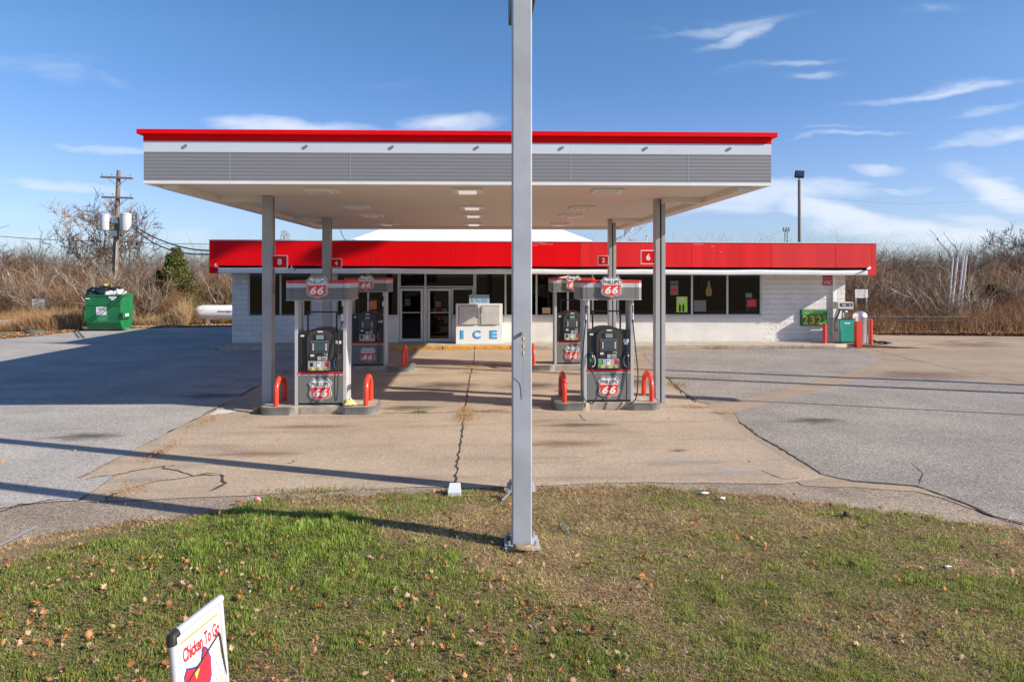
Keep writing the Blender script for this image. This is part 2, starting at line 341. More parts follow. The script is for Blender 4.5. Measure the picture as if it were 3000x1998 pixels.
m_crack = mat('crack_dark', (.05,.04,.03), .95, var=.4, vscale=9)
m_curbconc = mat('curb_concrete', (.42,.36,.28), .9, var=.25, vscale=4, fine=.15, bump=.2)
m_yellow = mat('worn_yellow_paint', (.80,.40,.03), .8, vscale=5, col2=(.42,.20,.06), fine=.2, bump=.5, bscale=30)
m_weedgrn = mat('weed_green', (.10,.17,.04), .8, var=.3)

# ------------------------------------------------------------------ ground sheets
def sheet(name, pts, z, m, kind='structure', edge=0.05, extra=None, mats=None, jg=True):
    b = MB(); P = jag(pts, .3, edge) if jg else [tuple(p[:2]) for p in pts]
    area = sum(P[i][0]*P[(i+1)%len(P)][1]-P[(i+1)%len(P)][0]*P[i][1] for i in range(len(P)))
    if area < 0: P = P[::-1]
    b.add([(x, y, z) for x, y in P], [tuple(range(len(P)))])
    if extra: extra(b)
    o = b.build(name, mats or m); tag(o, kind=kind); return o
def crack(b, pts, z, w=.03, mi=1, amp=.03, step=.12):
    pl = jag(pts, step, amp, closed=False); v = []; n = len(pl)
    for i, (x, y) in enumerate(pl):
        a = Vector(pl[max(i-1, 0)]); c = Vector(pl[min(i+1, n-1)]); d = (c-a).normalized(); ww = w*random.uniform(.25, 1)*(.3 if i in (0, n-1) else 1)
        v += [(x-d.y*ww/2, y+d.x*ww/2, z), (x+d.y*ww/2, y-d.x*ww/2, z)]
    b.add(v, [(2*i+1, 2*i+3, 2*i+2, 2*i) for i in range(n-1)], mi)
def P2(px, py): # 2354-wide working pixels
    g = gp(px*1.2744, py*1.2744); return (g.x, g.y)

sheet('ground', [(-1800,-400),(1800,-400),(1800,2600),(-1800,2600)], -.05, m_earth, jg=False)
sheet('gravel_shoulder', [(-60,3),(60,3),(60,12),(-60,12)], -.012, m_gravel, edge=0)
lotL = [P2(-2,1168),P2(60,1160),P2(130,1150),P2(185,1148),P2(245,1110),P2(268,1092),(-5.62,9.6),(-5.62,14),(-5.7,19),(-5.7,25.4),(-9.9,25.4),(-9.9,38.5),gp(540,957)[:2],gp(400,961)[:2],gp(245,969)[:2],gp(130,981)[:2],gp(0,992)[:2],(-45,28),(-45,8.2)]
def lot_extra(b):
    crack(b, [gp(300,1066)[:2], gp(500,1068)[:2], gp(700,1058)[:2], gp(790,1058)[:2]], .004, .03, 1, .02)
    crack(b, [gp(0,1082)[:2], gp(150,1082)[:2], gp(300,1072)[:2]], .004, .02, 1, .02)
    crack(b, [gp(560,1097)[:2], gp(700,1110)[:2], gp(790,1125)[:2]], .004, .03, 2, .04)
    crack(b, [gp(0,1500)[:2], gp(60,1480)[:2], gp(180,1462)[:2]], .004, .05, 2, .04)
m_line = mat('faded_line', (.45,.40,.37), .9)
sheet('asphalt_lot', lotL, 0, m_asph_l, edge=.04, extra=lot_extra, mats=[m_asph_l, m_line, m_crack])
# concrete forecourt slab with joints, cracks and broken corner
tag_slab = 1
slab = [P2(175,1155),P2(225,1122),P2(268,1092),(-5.6,9.6),(-5.6,14),(-5.68,19),(-5.68,25.36),(4.2,25.36),(4.35,20),(4.4,17.6),(4.9,15.6),(4.75,14),(4.6,12),(4.65,9.9),P2(1900,1096),P2(1800,1112),P2(1500,1108),P2(1330,1112),P2(1170,1118),P2(900,1120),P2(640,1134),P2(420,1142),P2(300,1148)]
def slab_extra(b):
    z = .0012
    crack(b, [P2(1045,1117),P2(1052,1060),P2(1062,990),P2(1066,955)], z, .04, 1, .02)
    crack(b, [P2(1066,955),P2(1070,930),P2(1080,870),P2(1086,845)], z, .045, 1, .02)
    crack(b, [P2(1088,840),P2(1091,815),P2(1092,806)], z, .03, 1, .02)
    crack(b, [P2(870,948),P2(960,950),P2(1066,946),P2(1180,948)], z, .035, 1, .03)
    crack(b, [(-5.5,9.55),P2(370,1072),P2(440,1094),P2(505,1088),P2(512,1112),P2(480,1130)], z, .05, 1, .05)
    crack(b, [P2(280,1130),P2(340,1110),P2(420,1098),P2(500,1086)], z, .03, 1, .05)
    crack(b, [P2(575,1038),P2(550,1062)], z, .018, 2, .02)
    crack(b, [P2(240,1150),P2(262,1135),P2(280,1130)], z, .05, 1, .04)
    crack(b, [P2(1330,950),P2(1345,968)], z, .02, 1, .01)
    crack(b, [(-5.5,21.2),(-1,21.0),(4.3,21.3)], z, .02, 1, .02)
    crack(b, [P2(1545,880),P2(1570,905),P2(1600,925)], z, .04, 1, .05)
    crack(b, [P2(1745,1078),P2(1800,1100),P2(1835,1098)], z, .03, 1, .03)
    crack(b, [(6,19.6),(10,19.2),(20,18.6),(30,18.4)], z, .03, 1, .03)
    crack(b, [P2(1990,800),P2(2130,835),P2(2354,880)], z, .03, 1, .02)
    crack(b, [P2(2010,808),P2(2120,792),P2(2300,776)], z, .03, 1, .02)
sheet('concrete_forecourt', slab, -.004, m_conc, edge=.03, extra=slab_extra, mats=[m_conc, m_crack, m_line])
wp = MB(); wp.add([(q.x, q.y, .0035) for q in (gp(612,1217), gp(662,1212), gp(700,1203), gp(640,1200))], [(0,1,2,3)]); tag(wp.build('painted_patch', mat('white_paint_patch', (.62,.63,.62), .85, var=.2, vscale=6)), kind='structure')
sheet('concrete_lot', [(4.1,25.36),(16.8,25.36),(46,32),(46,9.0),P2(2360,1204),P2(2280,1183),P2(2110,1128),P2(1840,1114),(4.3,9.9),(4.3,14),(4.2,20)], -.0052, m_conc2, edge=.05)
sheet('far_lot', [(16.8,25.4),(14.4,26.7),(14.4,38),(20,32.6),gp(2560,981)[:2],gp(2750,983)[:2],gp(3000,986)[:2],(40,31),(46,31.9)], -.006, m_conc2, edge=.05)
pA = [P2(1478,812),P2(1700,803),P2(1960,798),P2(2000,812),P2(2032,833),P2(1965,852),P2(1860,880),P2(1760,905),P2(1660,925),P2(1600,922),P2(1560,893),P2(1535,868),P2(1500,840)]
pB = [P2(1688,948),P2(1850,905),P2(1985,868),P2(2060,851),P2(2200,870),P2(2370,892),P2(2420,900),(30,14),(30,9.6),P2(2420,1240),P2(2354,1202),P2(2290,1186),P2(2200,1148),P2(2110,1116),P2(1960,1104),P2(1890,1090),P2(1800,1033),P2(1740,1000),P2(1700,968)]
def lipcrack(pts):
    def f(b): crack(b, pts, -.001, .07, 1, .03)
    return f
sheet('asphalt_patch', pA, .0, m_asph_r, edge=.03, extra=lambda b: crack(b, [P2(1535,868),P2(1560,893),P2(1600,922),P2(1640,930)], .002, .05, 1, .03), mats=[m_asph_r, m_crack])
def pbx(b):
    crack(b, [P2(1700,968),P2(1740,1000),P2(1800,1033),P2(1890,1090),P2(1960,1105),P2(2110,1117),P2(2200,1149),P2(2290,1188),P2(2354,1204)], .002, .06, 1, .02)
    crack(b, [P2(2095,1063),P2(2120,1085),P2(2112,1112)], .002, .02, 1, .02)
sheet('asphalt_patch', pB, .0, m_asph_r, edge=.025, extra=pbx, mats=[m_asph_r, m_crack])

def stainmat(name, col, amt):
    m = mat(name, col, .7); t = m.node_tree; n = t.nodes; l = t.links; c = n.new('ShaderNodeTexCoord'); ln = n.new('ShaderNodeVectorMath'); ln.operation = 'LENGTH'; l.new(c.outputs['Object'], ln.inputs[0])
    q = n.new('ShaderNodeTexNoise'); q.inputs['Scale'].default_value = 2.2; q.inputs['Detail'].default_value = 6; q.inputs['Roughness'].default_value = .65; l.new(c.outputs['Object'], q.inputs['Vector'])
    a = n.new('ShaderNodeMath'); a.operation = 'MULTIPLY_ADD'; l.new(q.outputs[0], a.inputs[0]); a.inputs[1].default_value = 1.3; l.new(ln.outputs['Value'], a.inputs[2])
    r = n.new('ShaderNodeMapRange'); r.interpolation_type = 'SMOOTHSTEP'; r.inputs[1].default_value = 1.45; r.inputs[2].default_value = .6; r.inputs[3].default_value = 0; r.inputs[4].default_value = amt; l.new(a.outputs[0], r.inputs[0]); l.new(r.outputs[0], n['Principled BSDF'].inputs['Alpha']); return m
m_oil = stainmat('oil_stain', (.07,.05,.035), .55); m_rusty = stainmat('rust_stain', (.26,.13,.06), .5); m_pale = stainmat('pale_wear', (.52,.47,.41), .55)
for i_, (px, py, rx, ry, m_) in enumerate(((2390,1232,1.1,.45,m_oil),(1990,1320,.30,.14,m_oil),(900,1250,1.6,.25,m_rusty),(1700,1245,1.3,.3,m_oil),(1300,1130,1.6,1.2,m_oil),(1200,1195,1.2,.5,m_oil),(1560,1130,1.4,1.0,m_oil),(1860,1120,.9,1.3,m_oil),(2150,1380,1.3,.5,m_pale),(2000,1350,1.2,.35,m_pale),(1650,1300,1.4,.4,m_rusty),(560,1360,.7,.35,m_pale),(440,1400,.6,.3,m_pale),(760,1330,1.3,.3,m_rusty),(2700,1100,2.5,1.6,m_rusty),(2850,1010,2.5,1.5,m_rusty),(2550,1010,1.2,.8,m_oil),(250,1280,1.2,.5,m_oil),(620,1160,1.4,.6,m_oil),(2790,1000,.7,.25,m_oil),(2900,1003,.8,.25,m_oil),(2750,1010,.6,.2,m_oil))):
    g = gp(px, py); b = MB(); b.add([(math.cos(k*math.pi/12)*1.4, math.sin(k*math.pi/12)*1.4, 0) for k in range(24)], [tuple(range(24))]); o = b.build('pavement_stain', m_, loc=(g.x, g.y, .006+.0004*i_)); o.scale = (rx, ry, 1); tag(o, kind='structure')
# lawn: bumpy sheet + blades
def gz(x, y):
    return .11*np.exp(-((x+1.7)/2.2)**2-((y-7.0)/1.25)**2)+.012*np.sin(x*1.7+1)*np.cos(y*2.1)+.004*np.sin(x*7+y*5)+.01
edge_px = [(-80,1262),(0,1250),(200,1212),(350,1192),(480,1182),(600,1145),(760,1138),(1000,1130),(1170,1122),(1450,1114),(1700,1132),(1950,1162),(2200,1196),(2354,1216),(2480,1236)]
edge_w = [P2(*p) for p in edge_px]
ex = np.array([p[0] for p in edge_w]); ey = np.array([p[1] for p in edge_w]); o_ = np.argsort(ex); ex = ex[o_]; ey = ey[o_]
def edgeY(x): return np.interp(x, ex, ey)+.05*np.sin(x*9)+.04*np.sin(x*23+1)
def lawn_mesh():
    xs = np.arange(-9, 9.01, .15); nr = 60; V = []; 
    for j in range(nr+1):
        t = j/nr
        for x in xs:
            y = 2.2+(float(edgeY(x))-2.2)*t
            e = min(1, (1-t)*10)
            V.append((x, y, float(gz(x, y))*e-.008*(1-e)))
    nx = len(xs); F = [(j*nx+i, j*nx+i+1, (j+1)*nx+i+1, (j+1)*nx+i) for j in range(nr) for i in range(nx-1)]
    return rawmesh('lawn', np.array(V), np.array(F), m_lawnsoil)
o = linkmesh('lawn', lawn_mesh()); tag(o, kind='structure')
for p in o.data.polygons: p.use_smooth = True

def vnoise(x, y, s, seed=0):
    r = np.random.default_rng(seed); G = r.random((64, 64)); a = x*s+31.7; b = y*s+17.3
    i = np.floor(a).astype(int); j = np.floor(b).astype(int); f = a-i; g = b-j; f = f*f*(3-2*f); g = g*g*(3-2*g)
    q = lambda m, n: G[m % 64, n % 64]
    return (q(i, j)*(1-f)+q(i+1, j)*f)*(1-g)+(q(i, j+1)*(1-f)+q(i+1, j+1)*f)*g
def sm(a, lo, hi): t = np.clip((a-lo)/(hi-lo), 0, 1); return t*t*(3-2*t)
def greenness(x, y):
    n = .55*vnoise(x, y, .9, 1)+.3*vnoise(x, y, 2.6, 2)+.15*vnoise(x, y, 7, 3)
    # far limit of the live grass as a function of x
    lim = -.0+np.interp(x, [-9, -6, -4.9, -4.2, -3.2, -2.4, -1.5, -.9, -.2, .35, .9, 1.8, 3, 4.5, 6, 9], [5.2, 5.6, 6.2, 7.3, 8.2, 8.4, 8.1, 7.4, 6.9, 6.6, 5.9, 6.2, 6.3, 6.4, 6.3, 6.2])
    g = sm(lim-y+(n-.5)*1.7, -.2, .4)
    lush = np.exp(-((x+1.8)/2.0)**2-((y-7.2)/1.5)**2)
    patch = sm(n, .36, .60)
    g = g*np.clip(.40+.58*patch+.6*lush-.10*sm(x, 0, 4), 0, 1)
    g = np.maximum(g, (.08+.42*sm(n, .46, .62))*sm(x, -5, -3))
    return np.clip(g, 0, 1), lush
def blades():
    n = 780000
    # denser near the camera: sample depth ~ 1/y
    y = 3.2*(9.6/3.2)**rng.random(n); half = y*.80+1.1; x = rng.uniform(-1, 1, n)*half+y*.035
    k = y < edgeY(x)+rng.normal(0, .07, n)-.02; x = x[k]; y = y[k]; n = len(x)
    g, lush = greenness(x, y)
    isg = rng.random(n) < g*.93+.03
    dens = np.where(isg, 1, .95); k = rng.random(n) < dens; x, y, g, lush, isg = x[k], y[k], g[k], lush[k], isg[k]; n = len(x)
    clump = vnoise(x, y, 5.5, 5)*.5+vnoise(x, y, 13, 6)*.5; tuft = np.clip((clump-.15)*1.9, .5, 1.6)
    h = np.where(isg, rng.uniform(.02, .056, n)*(1+.8*lush)*tuft, rng.uniform(.018, .055, n))
    # dry clumps lie flatter
    lean = np.where(isg, rng.normal(0, .45, n), rng.normal(1.25, .3, n)); az = rng.uniform(0, 2*np.pi, n)
    w = np.where(isg, .0026, .0024)*(1+.13*(y-3)); face = rng.uniform(0, np.pi, n)
    z = gz(x, y)*np.clip((edgeY(x)-y)*1.2, 0, 1)-.004
    d = np.stack([np.sin(lean)*np.cos(az), np.sin(lean)*np.sin(az), np.abs(np.cos(lean))*.9+.1], 1)
    s = np.stack([np.cos(face), np.sin(face), np.zeros(n)], 1)*w[:, None]
    b = np.stack([x, y, z], 1); mid = b+d*(h*.6)[:, None]
    bend = np.stack([np.cos(az)*.35, np.sin(az)*.35, np.zeros(n)], 1); tip = b+(d*.95+bend*np.abs(lean)[:, None]*.5)*h[:, None]
    V = np.stack([b-s, b+s, mid+s*.8, mid-s*.8, tip], 1).reshape(-1, 3)
    base = np.arange(n)*5
    F = np.stack([base, base+1, base+2, base+3], 1); T = np.stack([base+3, base+2, base+4], 1)
    gcol = np.array([[.26,.40,.06],[.36,.49,.09],[.15,.25,.04],[.52,.54,.14],[.62,.54,.24]]); dcol = np.array([[.85,.61,.37],[.76,.52,.30],[.58,.36,.20],[.92,.73,.50],[.36,.20,.10]])
    gp_ = np.array([.3,.25,.2,.15,.10])
    gi = rng.choice(5, n, p=gp_); di = rng.integers(0, 5, n)
    c = np.where(isg[:, None], gcol[gi], dcol[di]); c = c*rng.uniform(.65, 1.2, (n, 1))*(.42+.95*np.clip(clump,0,1))[:,None]
    dull = (1-lush)*.45
    c = np.where(isg[:, None], c*(1-dull[:, None])+np.array([[.24,.22,.08]])*dull[:, None], c)
    return rawmesh('grass', V, F, vcol_mat('grass_blade', .6, .5), np.repeat(c, 5, axis=0), tris=T)
gr = linkmesh('grass', blades()); tag(gr, 'short lawn grass, green by the sign pole and dead tan toward the pavement', 'grass', kind='stuff')

def leaves():
    n = 5200
    base = [(0,-.5),(.12,-.28),(.34,-.30),(.26,-.08),(.5,.06),(.27,.14),(.30,.40),(.10,.28),(0,.55),(-.10,.28),(-.30,.40),(-.27,.14),(-.5,.06),(-.26,-.08),(-.34,-.30),(-.12,-.28)]
    B = np.array(base); k = len(B); V = []; T = []; C = []
    cols = np.array([[.44,.19,.07],[.40,.16,.05],[.50,.25,.11],[.30,.13,.06],[.48,.33,.19],[.52,.38,.26]])
    cnt = 0
    for i in range(n):
        y = 3.3*(8.9/3.3)**random.random(); x = random.uniform(-1, 1)*(y*.8+.4)
        if i % 40 == 0: y = random.uniform(9.2, 17); x = random.uniform(-.7, .9)*y
        elif y > float(edgeY(x))+.15: continue
        elif float(vnoise(np.array(x), np.array(y), 1.6, 9))*.6+float(vnoise(np.array(x), np.array(y), 5, 10))*.4 < random.uniform(.3, .68): continue
        if x > .4 and random.random() < .35: continue
        if y > 6.6 and random.random() < .6: continue
        s = random.uniform(.030, .068)*(1.0 if random.random() < .85 else 1.3); a = random.uniform(0, 6.28); t1 = random.gauss(0, .75); t2 = random.gauss(0, .75); curl = random.uniform(.3, 2.0)*random.choice([1,1,-.8])
        ca, sa = math.cos(a), math.sin(a); rot = Matrix.Rotation(t1, 3, 'X') @ Matrix.Rotation(t2, 3, 'Y')
        z0 = float(gz(np.array(x), np.array(y)))+random.uniform(.022, .05) if y < 9.1 else random.uniform(.012, .02); P = []
        wq = random.uniform(.45, .95)
        for (u, v) in [(0, 0)]+base:
            q = rot @ Vector((u*s*wq, v*s, curl*s*(u*u+.6*v*v)*1.3+random.uniform(-.16, .16)*s)); P.append((x+q.x*ca-q.y*sa, y+q.x*sa+q.y*ca, z0+q.z))
        o = len(V); V += P; T += [(o, o+1+j, o+1+(j+1) % k) for j in range(k)]; c = cols[random.randrange(6)]*random.uniform(.8, 1.2); C += [c]*(k+1)
    return rawmesh('fallen_leaves', np.array(V), np.zeros((0, 4), int), vcol_mat('dead_leaf', .7, .2), np.array(C), tris=np.array(T))
lv = linkmesh('fallen_leaves', leaves()); tag(lv, 'curled brown autumn leaves scattered over the grass', 'leaves', kind='stuff')
# ------------------------------------------------------------------ object materials
m_red = mat('gloss_red_panel', (.80,.003,.006), .5, var=.06, vscale=1.2, spec=.12)
m_redfas = mat('store_red_fascia', (.76,.003,.008), .5, var=.10, vscale=.8, stretch=(1.2,1,.08), spec=.12)
m_redfas2 = mat('store_red_fascia_faded', (.70,.022,.026), .6, var=.16, vscale=1.6, stretch=(1.5,1,.08), spec=.15)
m_redfas3 = mat('store_red_fascia_very_faded', (.66,.035,.037), .65, var=.14, vscale=1.6, stretch=(1.5,1,.08), spec=.2)
m_silver = mat('silver_paint_panel', (.60,.665,.74), .45, var=.05, vscale=1)
m_ribgrey = ribbed('ribbed_grey_panel', (.225,.23,.245), .064, 2, .0012, .5, .09)
m_white = mat('white_trim', (.80,.80,.79), .5, var=.06, vscale=2)
m_soffit = ribbed('soffit_planks', (.74,.67,.58), .15, 1, .008, .6, .06)
m_soffbeam = mat('soffit_trim', (.74,.68,.60), .6, var=.06)
m_colgrey = mat('column_grey_paint', (.36,.37,.375), .45, var=.10, vscale=2, fine=.05)
m_galv = mat('brushed_steel', (.52,.53,.54), .38, .75, var=.12, vscale=2.5, stretch=(1,1,.25))
m_alum = mat('pump_silver_post', (.55,.565,.58), .4, .25, var=.06)
m_black = mat('pump_black_plastic', (.022,.022,.022), .42, var=.12, vscale=3)
m_char = mat('charcoal_plastic', (.05,.048,.045), .45, var=.1)
m_pumpgrey = ribbed('pump_ribbed_grey', (.185,.185,.18), .012, 2, .0012, .5, .08)
m_pumpred = mat('pump_red', (.62,.03,.025), .4)
m_pumplt = mat('pump_light_band', (.50,.50,.52), .45)
m_lred = mat('emblem_red', (.80,.055,.03), .4)
m_lwhite = mat('emblem_white', (.82,.82,.80), .4)
m_lblack = mat('emblem_black', (.02,.02,.02), .5)
m_screen = mat('screen_glass', (.06,.09,.12), .08, spec=.6)
m_lcd = mat('lcd_glass', (.20,.30,.28), .15)
m_btnyel = mat('button_yellow', (.85,.68,.03), .4)
m_btnw = mat('button_white', (.85,.85,.85), .4)
m_stgreen = mat('sticker_green', (.04,.45,.16), .4)
m_stgrey = mat('sticker_grey', (.42,.42,.44), .4)
m_rubber = mat('black_rubber', (.018,.018,.018), .5)
m_pipe = mat('hoop_red_paint', (.78,.05,.025), .32, var=.08, vscale=6, coat=.3)
m_signred = mat('number_sign_red', (.62,.008,.012), .5, spec=.15)
m_island = mat('island_concrete', (.36,.31,.25), .9, var=.25, vscale=4, fine=.15, bump=.3)
m_steelrim = mat('island_steel_rim', (.24,.24,.23), .5, .5, var=.25, vscale=5)
m_block = brickmat('split_face_block', (.80,.775,.74), (.76,.735,.70), (.66,.63,.59), .40, .20, .006, .014, .85, rock=3.2)
m_brick = brickmat('white_brick', (.80,.78,.745), (.76,.74,.70), (.60,.58,.55), .20, .0677, .006, .005, .8, rock=.3)
m_brick_v = brickmat('white_brick_sill', (.68,.66,.63), (.64,.62,.6), (.42,.40,.38), .0677, .40, .006, .005)
m_frame = mat('window_frame_paint', (.56,.56,.56), .45, var=.08)
m_roofmetal = mat('white_roof_coating', (.80,.80,.78), .6, var=.06, vscale=1.5, fine=.05, fscale=20)
m_dark = mat('recess_shade_and_trim', (.015,.013,.012), .8)  # near-black paint for shade in gaps and openings, and for dark trim
m_int = mat('shop_interior', (.10,.095,.09), .8, var=.3, vscale=.8)
m_intfloor = mat('shop_floor', (.16,.15,.14), .5)
m_paper = mat('white_paper', (.78,.78,.77), .6)
def glassmat():
    m = bpy.data.materials.new('shop_glass'); m.use_nodes = True; t = m.node_tree; n = t.nodes; n.remove(n['Principled BSDF'])
    tr = n.new('ShaderNodeBsdfTransparent'); tr.inputs[0].default_value = (.42,.44,.43,1); g = n.new('ShaderNodeBsdfGlossy'); g.inputs['Roughness'].default_value = .015; g.inputs[0].default_value = (.8,.8,.8,1)
    fz = n.new('ShaderNodeFresnel'); fz.inputs['IOR'].default_value = 1.45; ms = n.new('ShaderNodeMixShader'); t.links.new(fz.outputs[0], ms.inputs[0]); t.links.new(tr.outputs[0], ms.inputs[1]); t.links.new(g.outputs[0], ms.inputs[2]); t.links.new(ms.outputs[0], n['Material Output'].inputs[0])
    return m
m_glass = glassmat()

# ------------------------------------------------------------------ fuel canopy
cx0, cx1, cy0, cy1 = AX(420,12.42), AX(2260,12.42), 12.42, 24.25
ZB = 4.445
can = empty('fuel_canopy', ((cx0+cx1)/2, (cy0+cy1)/2, 0), 'flat fuel canopy with red top edge and ribbed grey fascia over the pumps', 'canopy')
ox, oy = can.location.x, can.location.y
def cb(b, name, mats, parent=can, **k): # build with world-coordinates geometry under an empty
    o = b.build(name, mats, parent, **k); o.location = (-parent.location.x, -parent.location.y, -parent.location.z) if parent.parent is None and parent.type == 'EMPTY' else (0,0,0); return o
hx, hy = (cx1-cx0)/2, (cy1-cy0)/2
def ring(b, ho, z0, z1, th, mi):  # rectangular band round the canopy, butted corners
    X0, X1, Y0, Y1 = cx0-ho, cx1+ho, cy0-ho, cy1+ho
    b.box(X0, X1, Y0, Y0+th, z0, z1, mi); b.box(X0, X1, Y1-th, Y1, z0, z1, mi)
    b.box(X0, X0+th, Y0+th, Y1-th, z0, z1, mi); b.box(X1-th, X1, Y0+th, Y1-th, z0, z1, mi)
fas = MB()
ring(fas, 0, ZB, 4.50, .12, 0); ring(fas, -.004, 4.50, 5.015, .12, 1); ring(fas, 0, 5.015, 5.21, .12, 2); ring(fas, 0.002, 5.21, 5.325, .12, 3)
f = cb(fas, 'fascia', [m_white, m_ribgrey, m_silver, m_red])
m_lampg = mat('seam_grey', (.38,.39,.42), .5)
for px in (673, 1026, 1672, 2016): 
    x = AX(px, 12.42); seam = MB(); seam.box(x-.0018, x+.0018, cy0-.0012, cy0, ZB+.002, 5.21); seam.build('seam', m_silver, f)
cap = MB(); cap.box(cx0-.085, cx1+.085, cy0-.085, cy1+.085, 5.325, 5.41); cb(cap, 'cap_edge', m_red, bevel=.006)
sof = MB(); sof.box(cx0+.12, cx1-.12, cy0+.12, cy1-.12, ZB+.02, ZB+.06); cb(sof, 'soffit', m_soffit)
bm_ = MB()
for x0, x1 in ((cx0+.30, cx0+.57), (cx1-.57, cx1-.30)): bm_.box(x0, x1, cy0+.13, cy1-.4, ZB-.085, ZB+.019)
bm_.box(cx0+.30, cx1-.30, cy1-.4, cy1-.15, ZB-.075, ZB+.019)
XL, XR = AX(783, 14.5), AX(1934, 14.8)
YF, YBk = 14.5, 20.2
for y in (YF, YBk): bm_.box(cx0+.571, XL, y+.02, y+.22, ZB-.10, ZB+.019); bm_.box(XR, cx1-.571, y+.02, y+.22, ZB-.10, ZB+.019)
cb(bm_, 'soffit_beam', m_soffbeam)
def column(px0, px1, Y, right):
    x0, x1 = AX(px0, Y), AX(px1, Y); b = MB(); d = .24
    if not right:
        b.box(x0, x1, Y, Y+d, 0, ZB+.015)
        b.box(x0-.0, x1, Y-.012, Y-.0005, 0, ZB-.0)
    else: # two faces with a dark groove between them
        w = x1-x0; b.box(x0, x0+w*.44, Y, Y+d, 0, ZB+.015); b.box(x0+w*.44, x0+w*.60, Y+.10, Y+d, 0, ZB+.015); b.box(x0+w*.60, x1, Y, Y+d, 0, ZB+.015)
    c = cb(b, 'column', m_colgrey, bevel=.004)
    k = MB(); kx = x1+.012 if not right else x0+(x1-x0)*.52; ky = Y+.1 if not right else Y+.06
    k.tube(smoothpath([(kx, ky, ZB), (kx+.008, ky, 3.6), (kx-.004, ky, 3.0), (kx+.01, ky, 2.4)]), .007, 5); k.build('cable', m_rubber, c)
    return c
column(768, 796, 14.43, False); column(1921, 1949.5, 14.84, True); column(944, 968, 20.1, False); column(1784, 1805, 20.5, True)
m_lens = mat('light_lens', (.80,.78,.74), .2); m_lenslit = mat('light_lens_lit', (.85,.85,.85), .2, em=(1,.98,.95,.3))
for i, (y, xs_) in enumerate(((13.3,(-3.12,-.30,2.43)),(16.7,(-3.08,-.27,2.43)),(19.06,(-3.1,-.27,2.46)),(22.4,(-3.14,-.3,2.5)))):
    for x in xs_:
        b = MB(); b.box(x-.30, x+.30, y-.30, y+.30, ZB-.03, ZB+.0195, 0)
        fl = cb(b, 'ceiling_light', m_white, bevel=.01)
        g = MB(); g.box(x-.17, x+.17, y-.2, y+.2, ZB-.055, ZB-.0305); g.build('lens', m_lenslit if abs(x) < 1 else m_lens, fl)
for px in (545, 898, 1150, 1399, 1647, 1893, 2138):
    x = AX(px, 12.42); b = MB(); b.cyl((x, cy0-.0005, 5.125), (x, cy0-.012, 5.125), .02, 10); b.cyl((x, cy0-.012, 5.125), (x, cy0-.022, 5.125), .029, 14)
    cb(b, 'fascia_lamp', mat('lamp_grey', (.22,.23,.26), .5))

# ------------------------------------------------------------------ store building
YW = 26.8; YFs = 25.7
bx0, bx1 = AX(680, YW), AX(2476, YW)
store = empty('store_building', ((bx0+bx1)/2, 32, 0), 'low white block store with long red fascia and dark shop windows', 'building')
def sb(b, name, mats, **k): return cb(b, name, mats, store, **k)
WT = 3.15; zs = AZ(926, YW); zs2 = .13
X = lambda px: AX(px, YW)
wl = MB()
YI = YW+.2
def wseg(x0, x1, z0, z1, mi, y=YW): wl.box(x0, x1, y, YI, z0, z1, mi)
wseg(bx0, X(726), 0, WT, 0); wseg(X(726), X(914), 0, zs, 0); wseg(X(914), X(984), 0, WT, 0)
wseg(X(984), X(1169), 0, zs-.1, 1); wseg(X(1323), X(2232), 0, zs-.1, 1)
wseg(X(984), X(1169), zs-.1, zs, 2, YW-.02); wseg(X(1323), X(2232), zs-.1, zs, 2, YW-.02)
wseg(X(2232), bx1, 0, WT, 0)
wl.box(bx0, bx0+.2, YI, 33.8, 0, WT, 0); wl.box(bx1-.2, bx1, YI, 33.8, 0, WT, 0); wl.box(bx0+.2, bx1-.2, 33.6, 33.8, 0, WT, 0)
sb(wl, 'wall', [m_block, m_brick, m_brick_v])
it = MB(); it.box(bx0+.2, bx1-.2, YI, 33.59, .10, .12, 1); it.box(bx0+.201, bx1-.201, 33, 33.1, .12, WT, 0); it.box(bx0+.201, bx1-.201, YI, 33, WT-.02, WT, 0)
sb(it, 'interior', [m_int, m_intfloor])
sh = MB()
m_goods = mat('shelf_goods', (.13,.12,.10), .7, vscale=6, col2=(.3,.2,.1))
for i in range(9):
    sh = MB(); x = X(1060)+i*1.55; sh.box(x, x+.9, 29+.3*(i % 2), 29.5+.3*(i % 2), .12, 1.25+.3*((i*7) % 3), 0); sb(sh, 'shelf', m_goods)
sh = MB(); sh.box(X(1178), X(1228), 27.35, 28.0, .12, 1.02, 0)
sb(sh, 'cooler', mat('counter_white', (.85,.88,.9), .5))
# windows: frames + panes
fd = .09
def window(px0, px1, z0, z1, mull=(), tr=None, door=False):
    x0, x1 = X(px0), X(px1); b = MB(); w = .06; y0, y1 = YW+.03, YW+.03+fd
    b.box(x0, x0+w, y0, y1, z0, z1); b.box(x1-w, x1, y0, y1, z0, z1); b.box(x0+w, x1-w, y0, y1, z0, z0+w*.8); b.box(x0+w, x1-w, y0, y1, z1-w, z1)
    for m in mull: b.box(X(m)-.035, X(m)+.035, y0-.004, y1, z0+w*.8, z1-w)
    o = sb(b, 'window', m_frame)
    g = MB(); e = [x0+w]+[X(m) for m in mull]+[x1-w]
    for i in range(len(e)-1):
        a = e[i]+(.035 if i else 0); c = e[i+1]-(.035 if i < len(e)-2 else 0); g.box(a, c, y0+.04, y0+.048, z0+w*.8, z1-w)
    gg = g.build('pane', m_glass, o); return o
ZT = 2.95
window(726, 914, zs, ZT, (821,)); window(984, 1169, zs, ZT, (1078,)); window(1391, 2232, zs, ZT, (1481,1572,1664,1737,1811,1917,2028,2132))
window(1323, 1388, zs, AZ(842, YW)-.03)
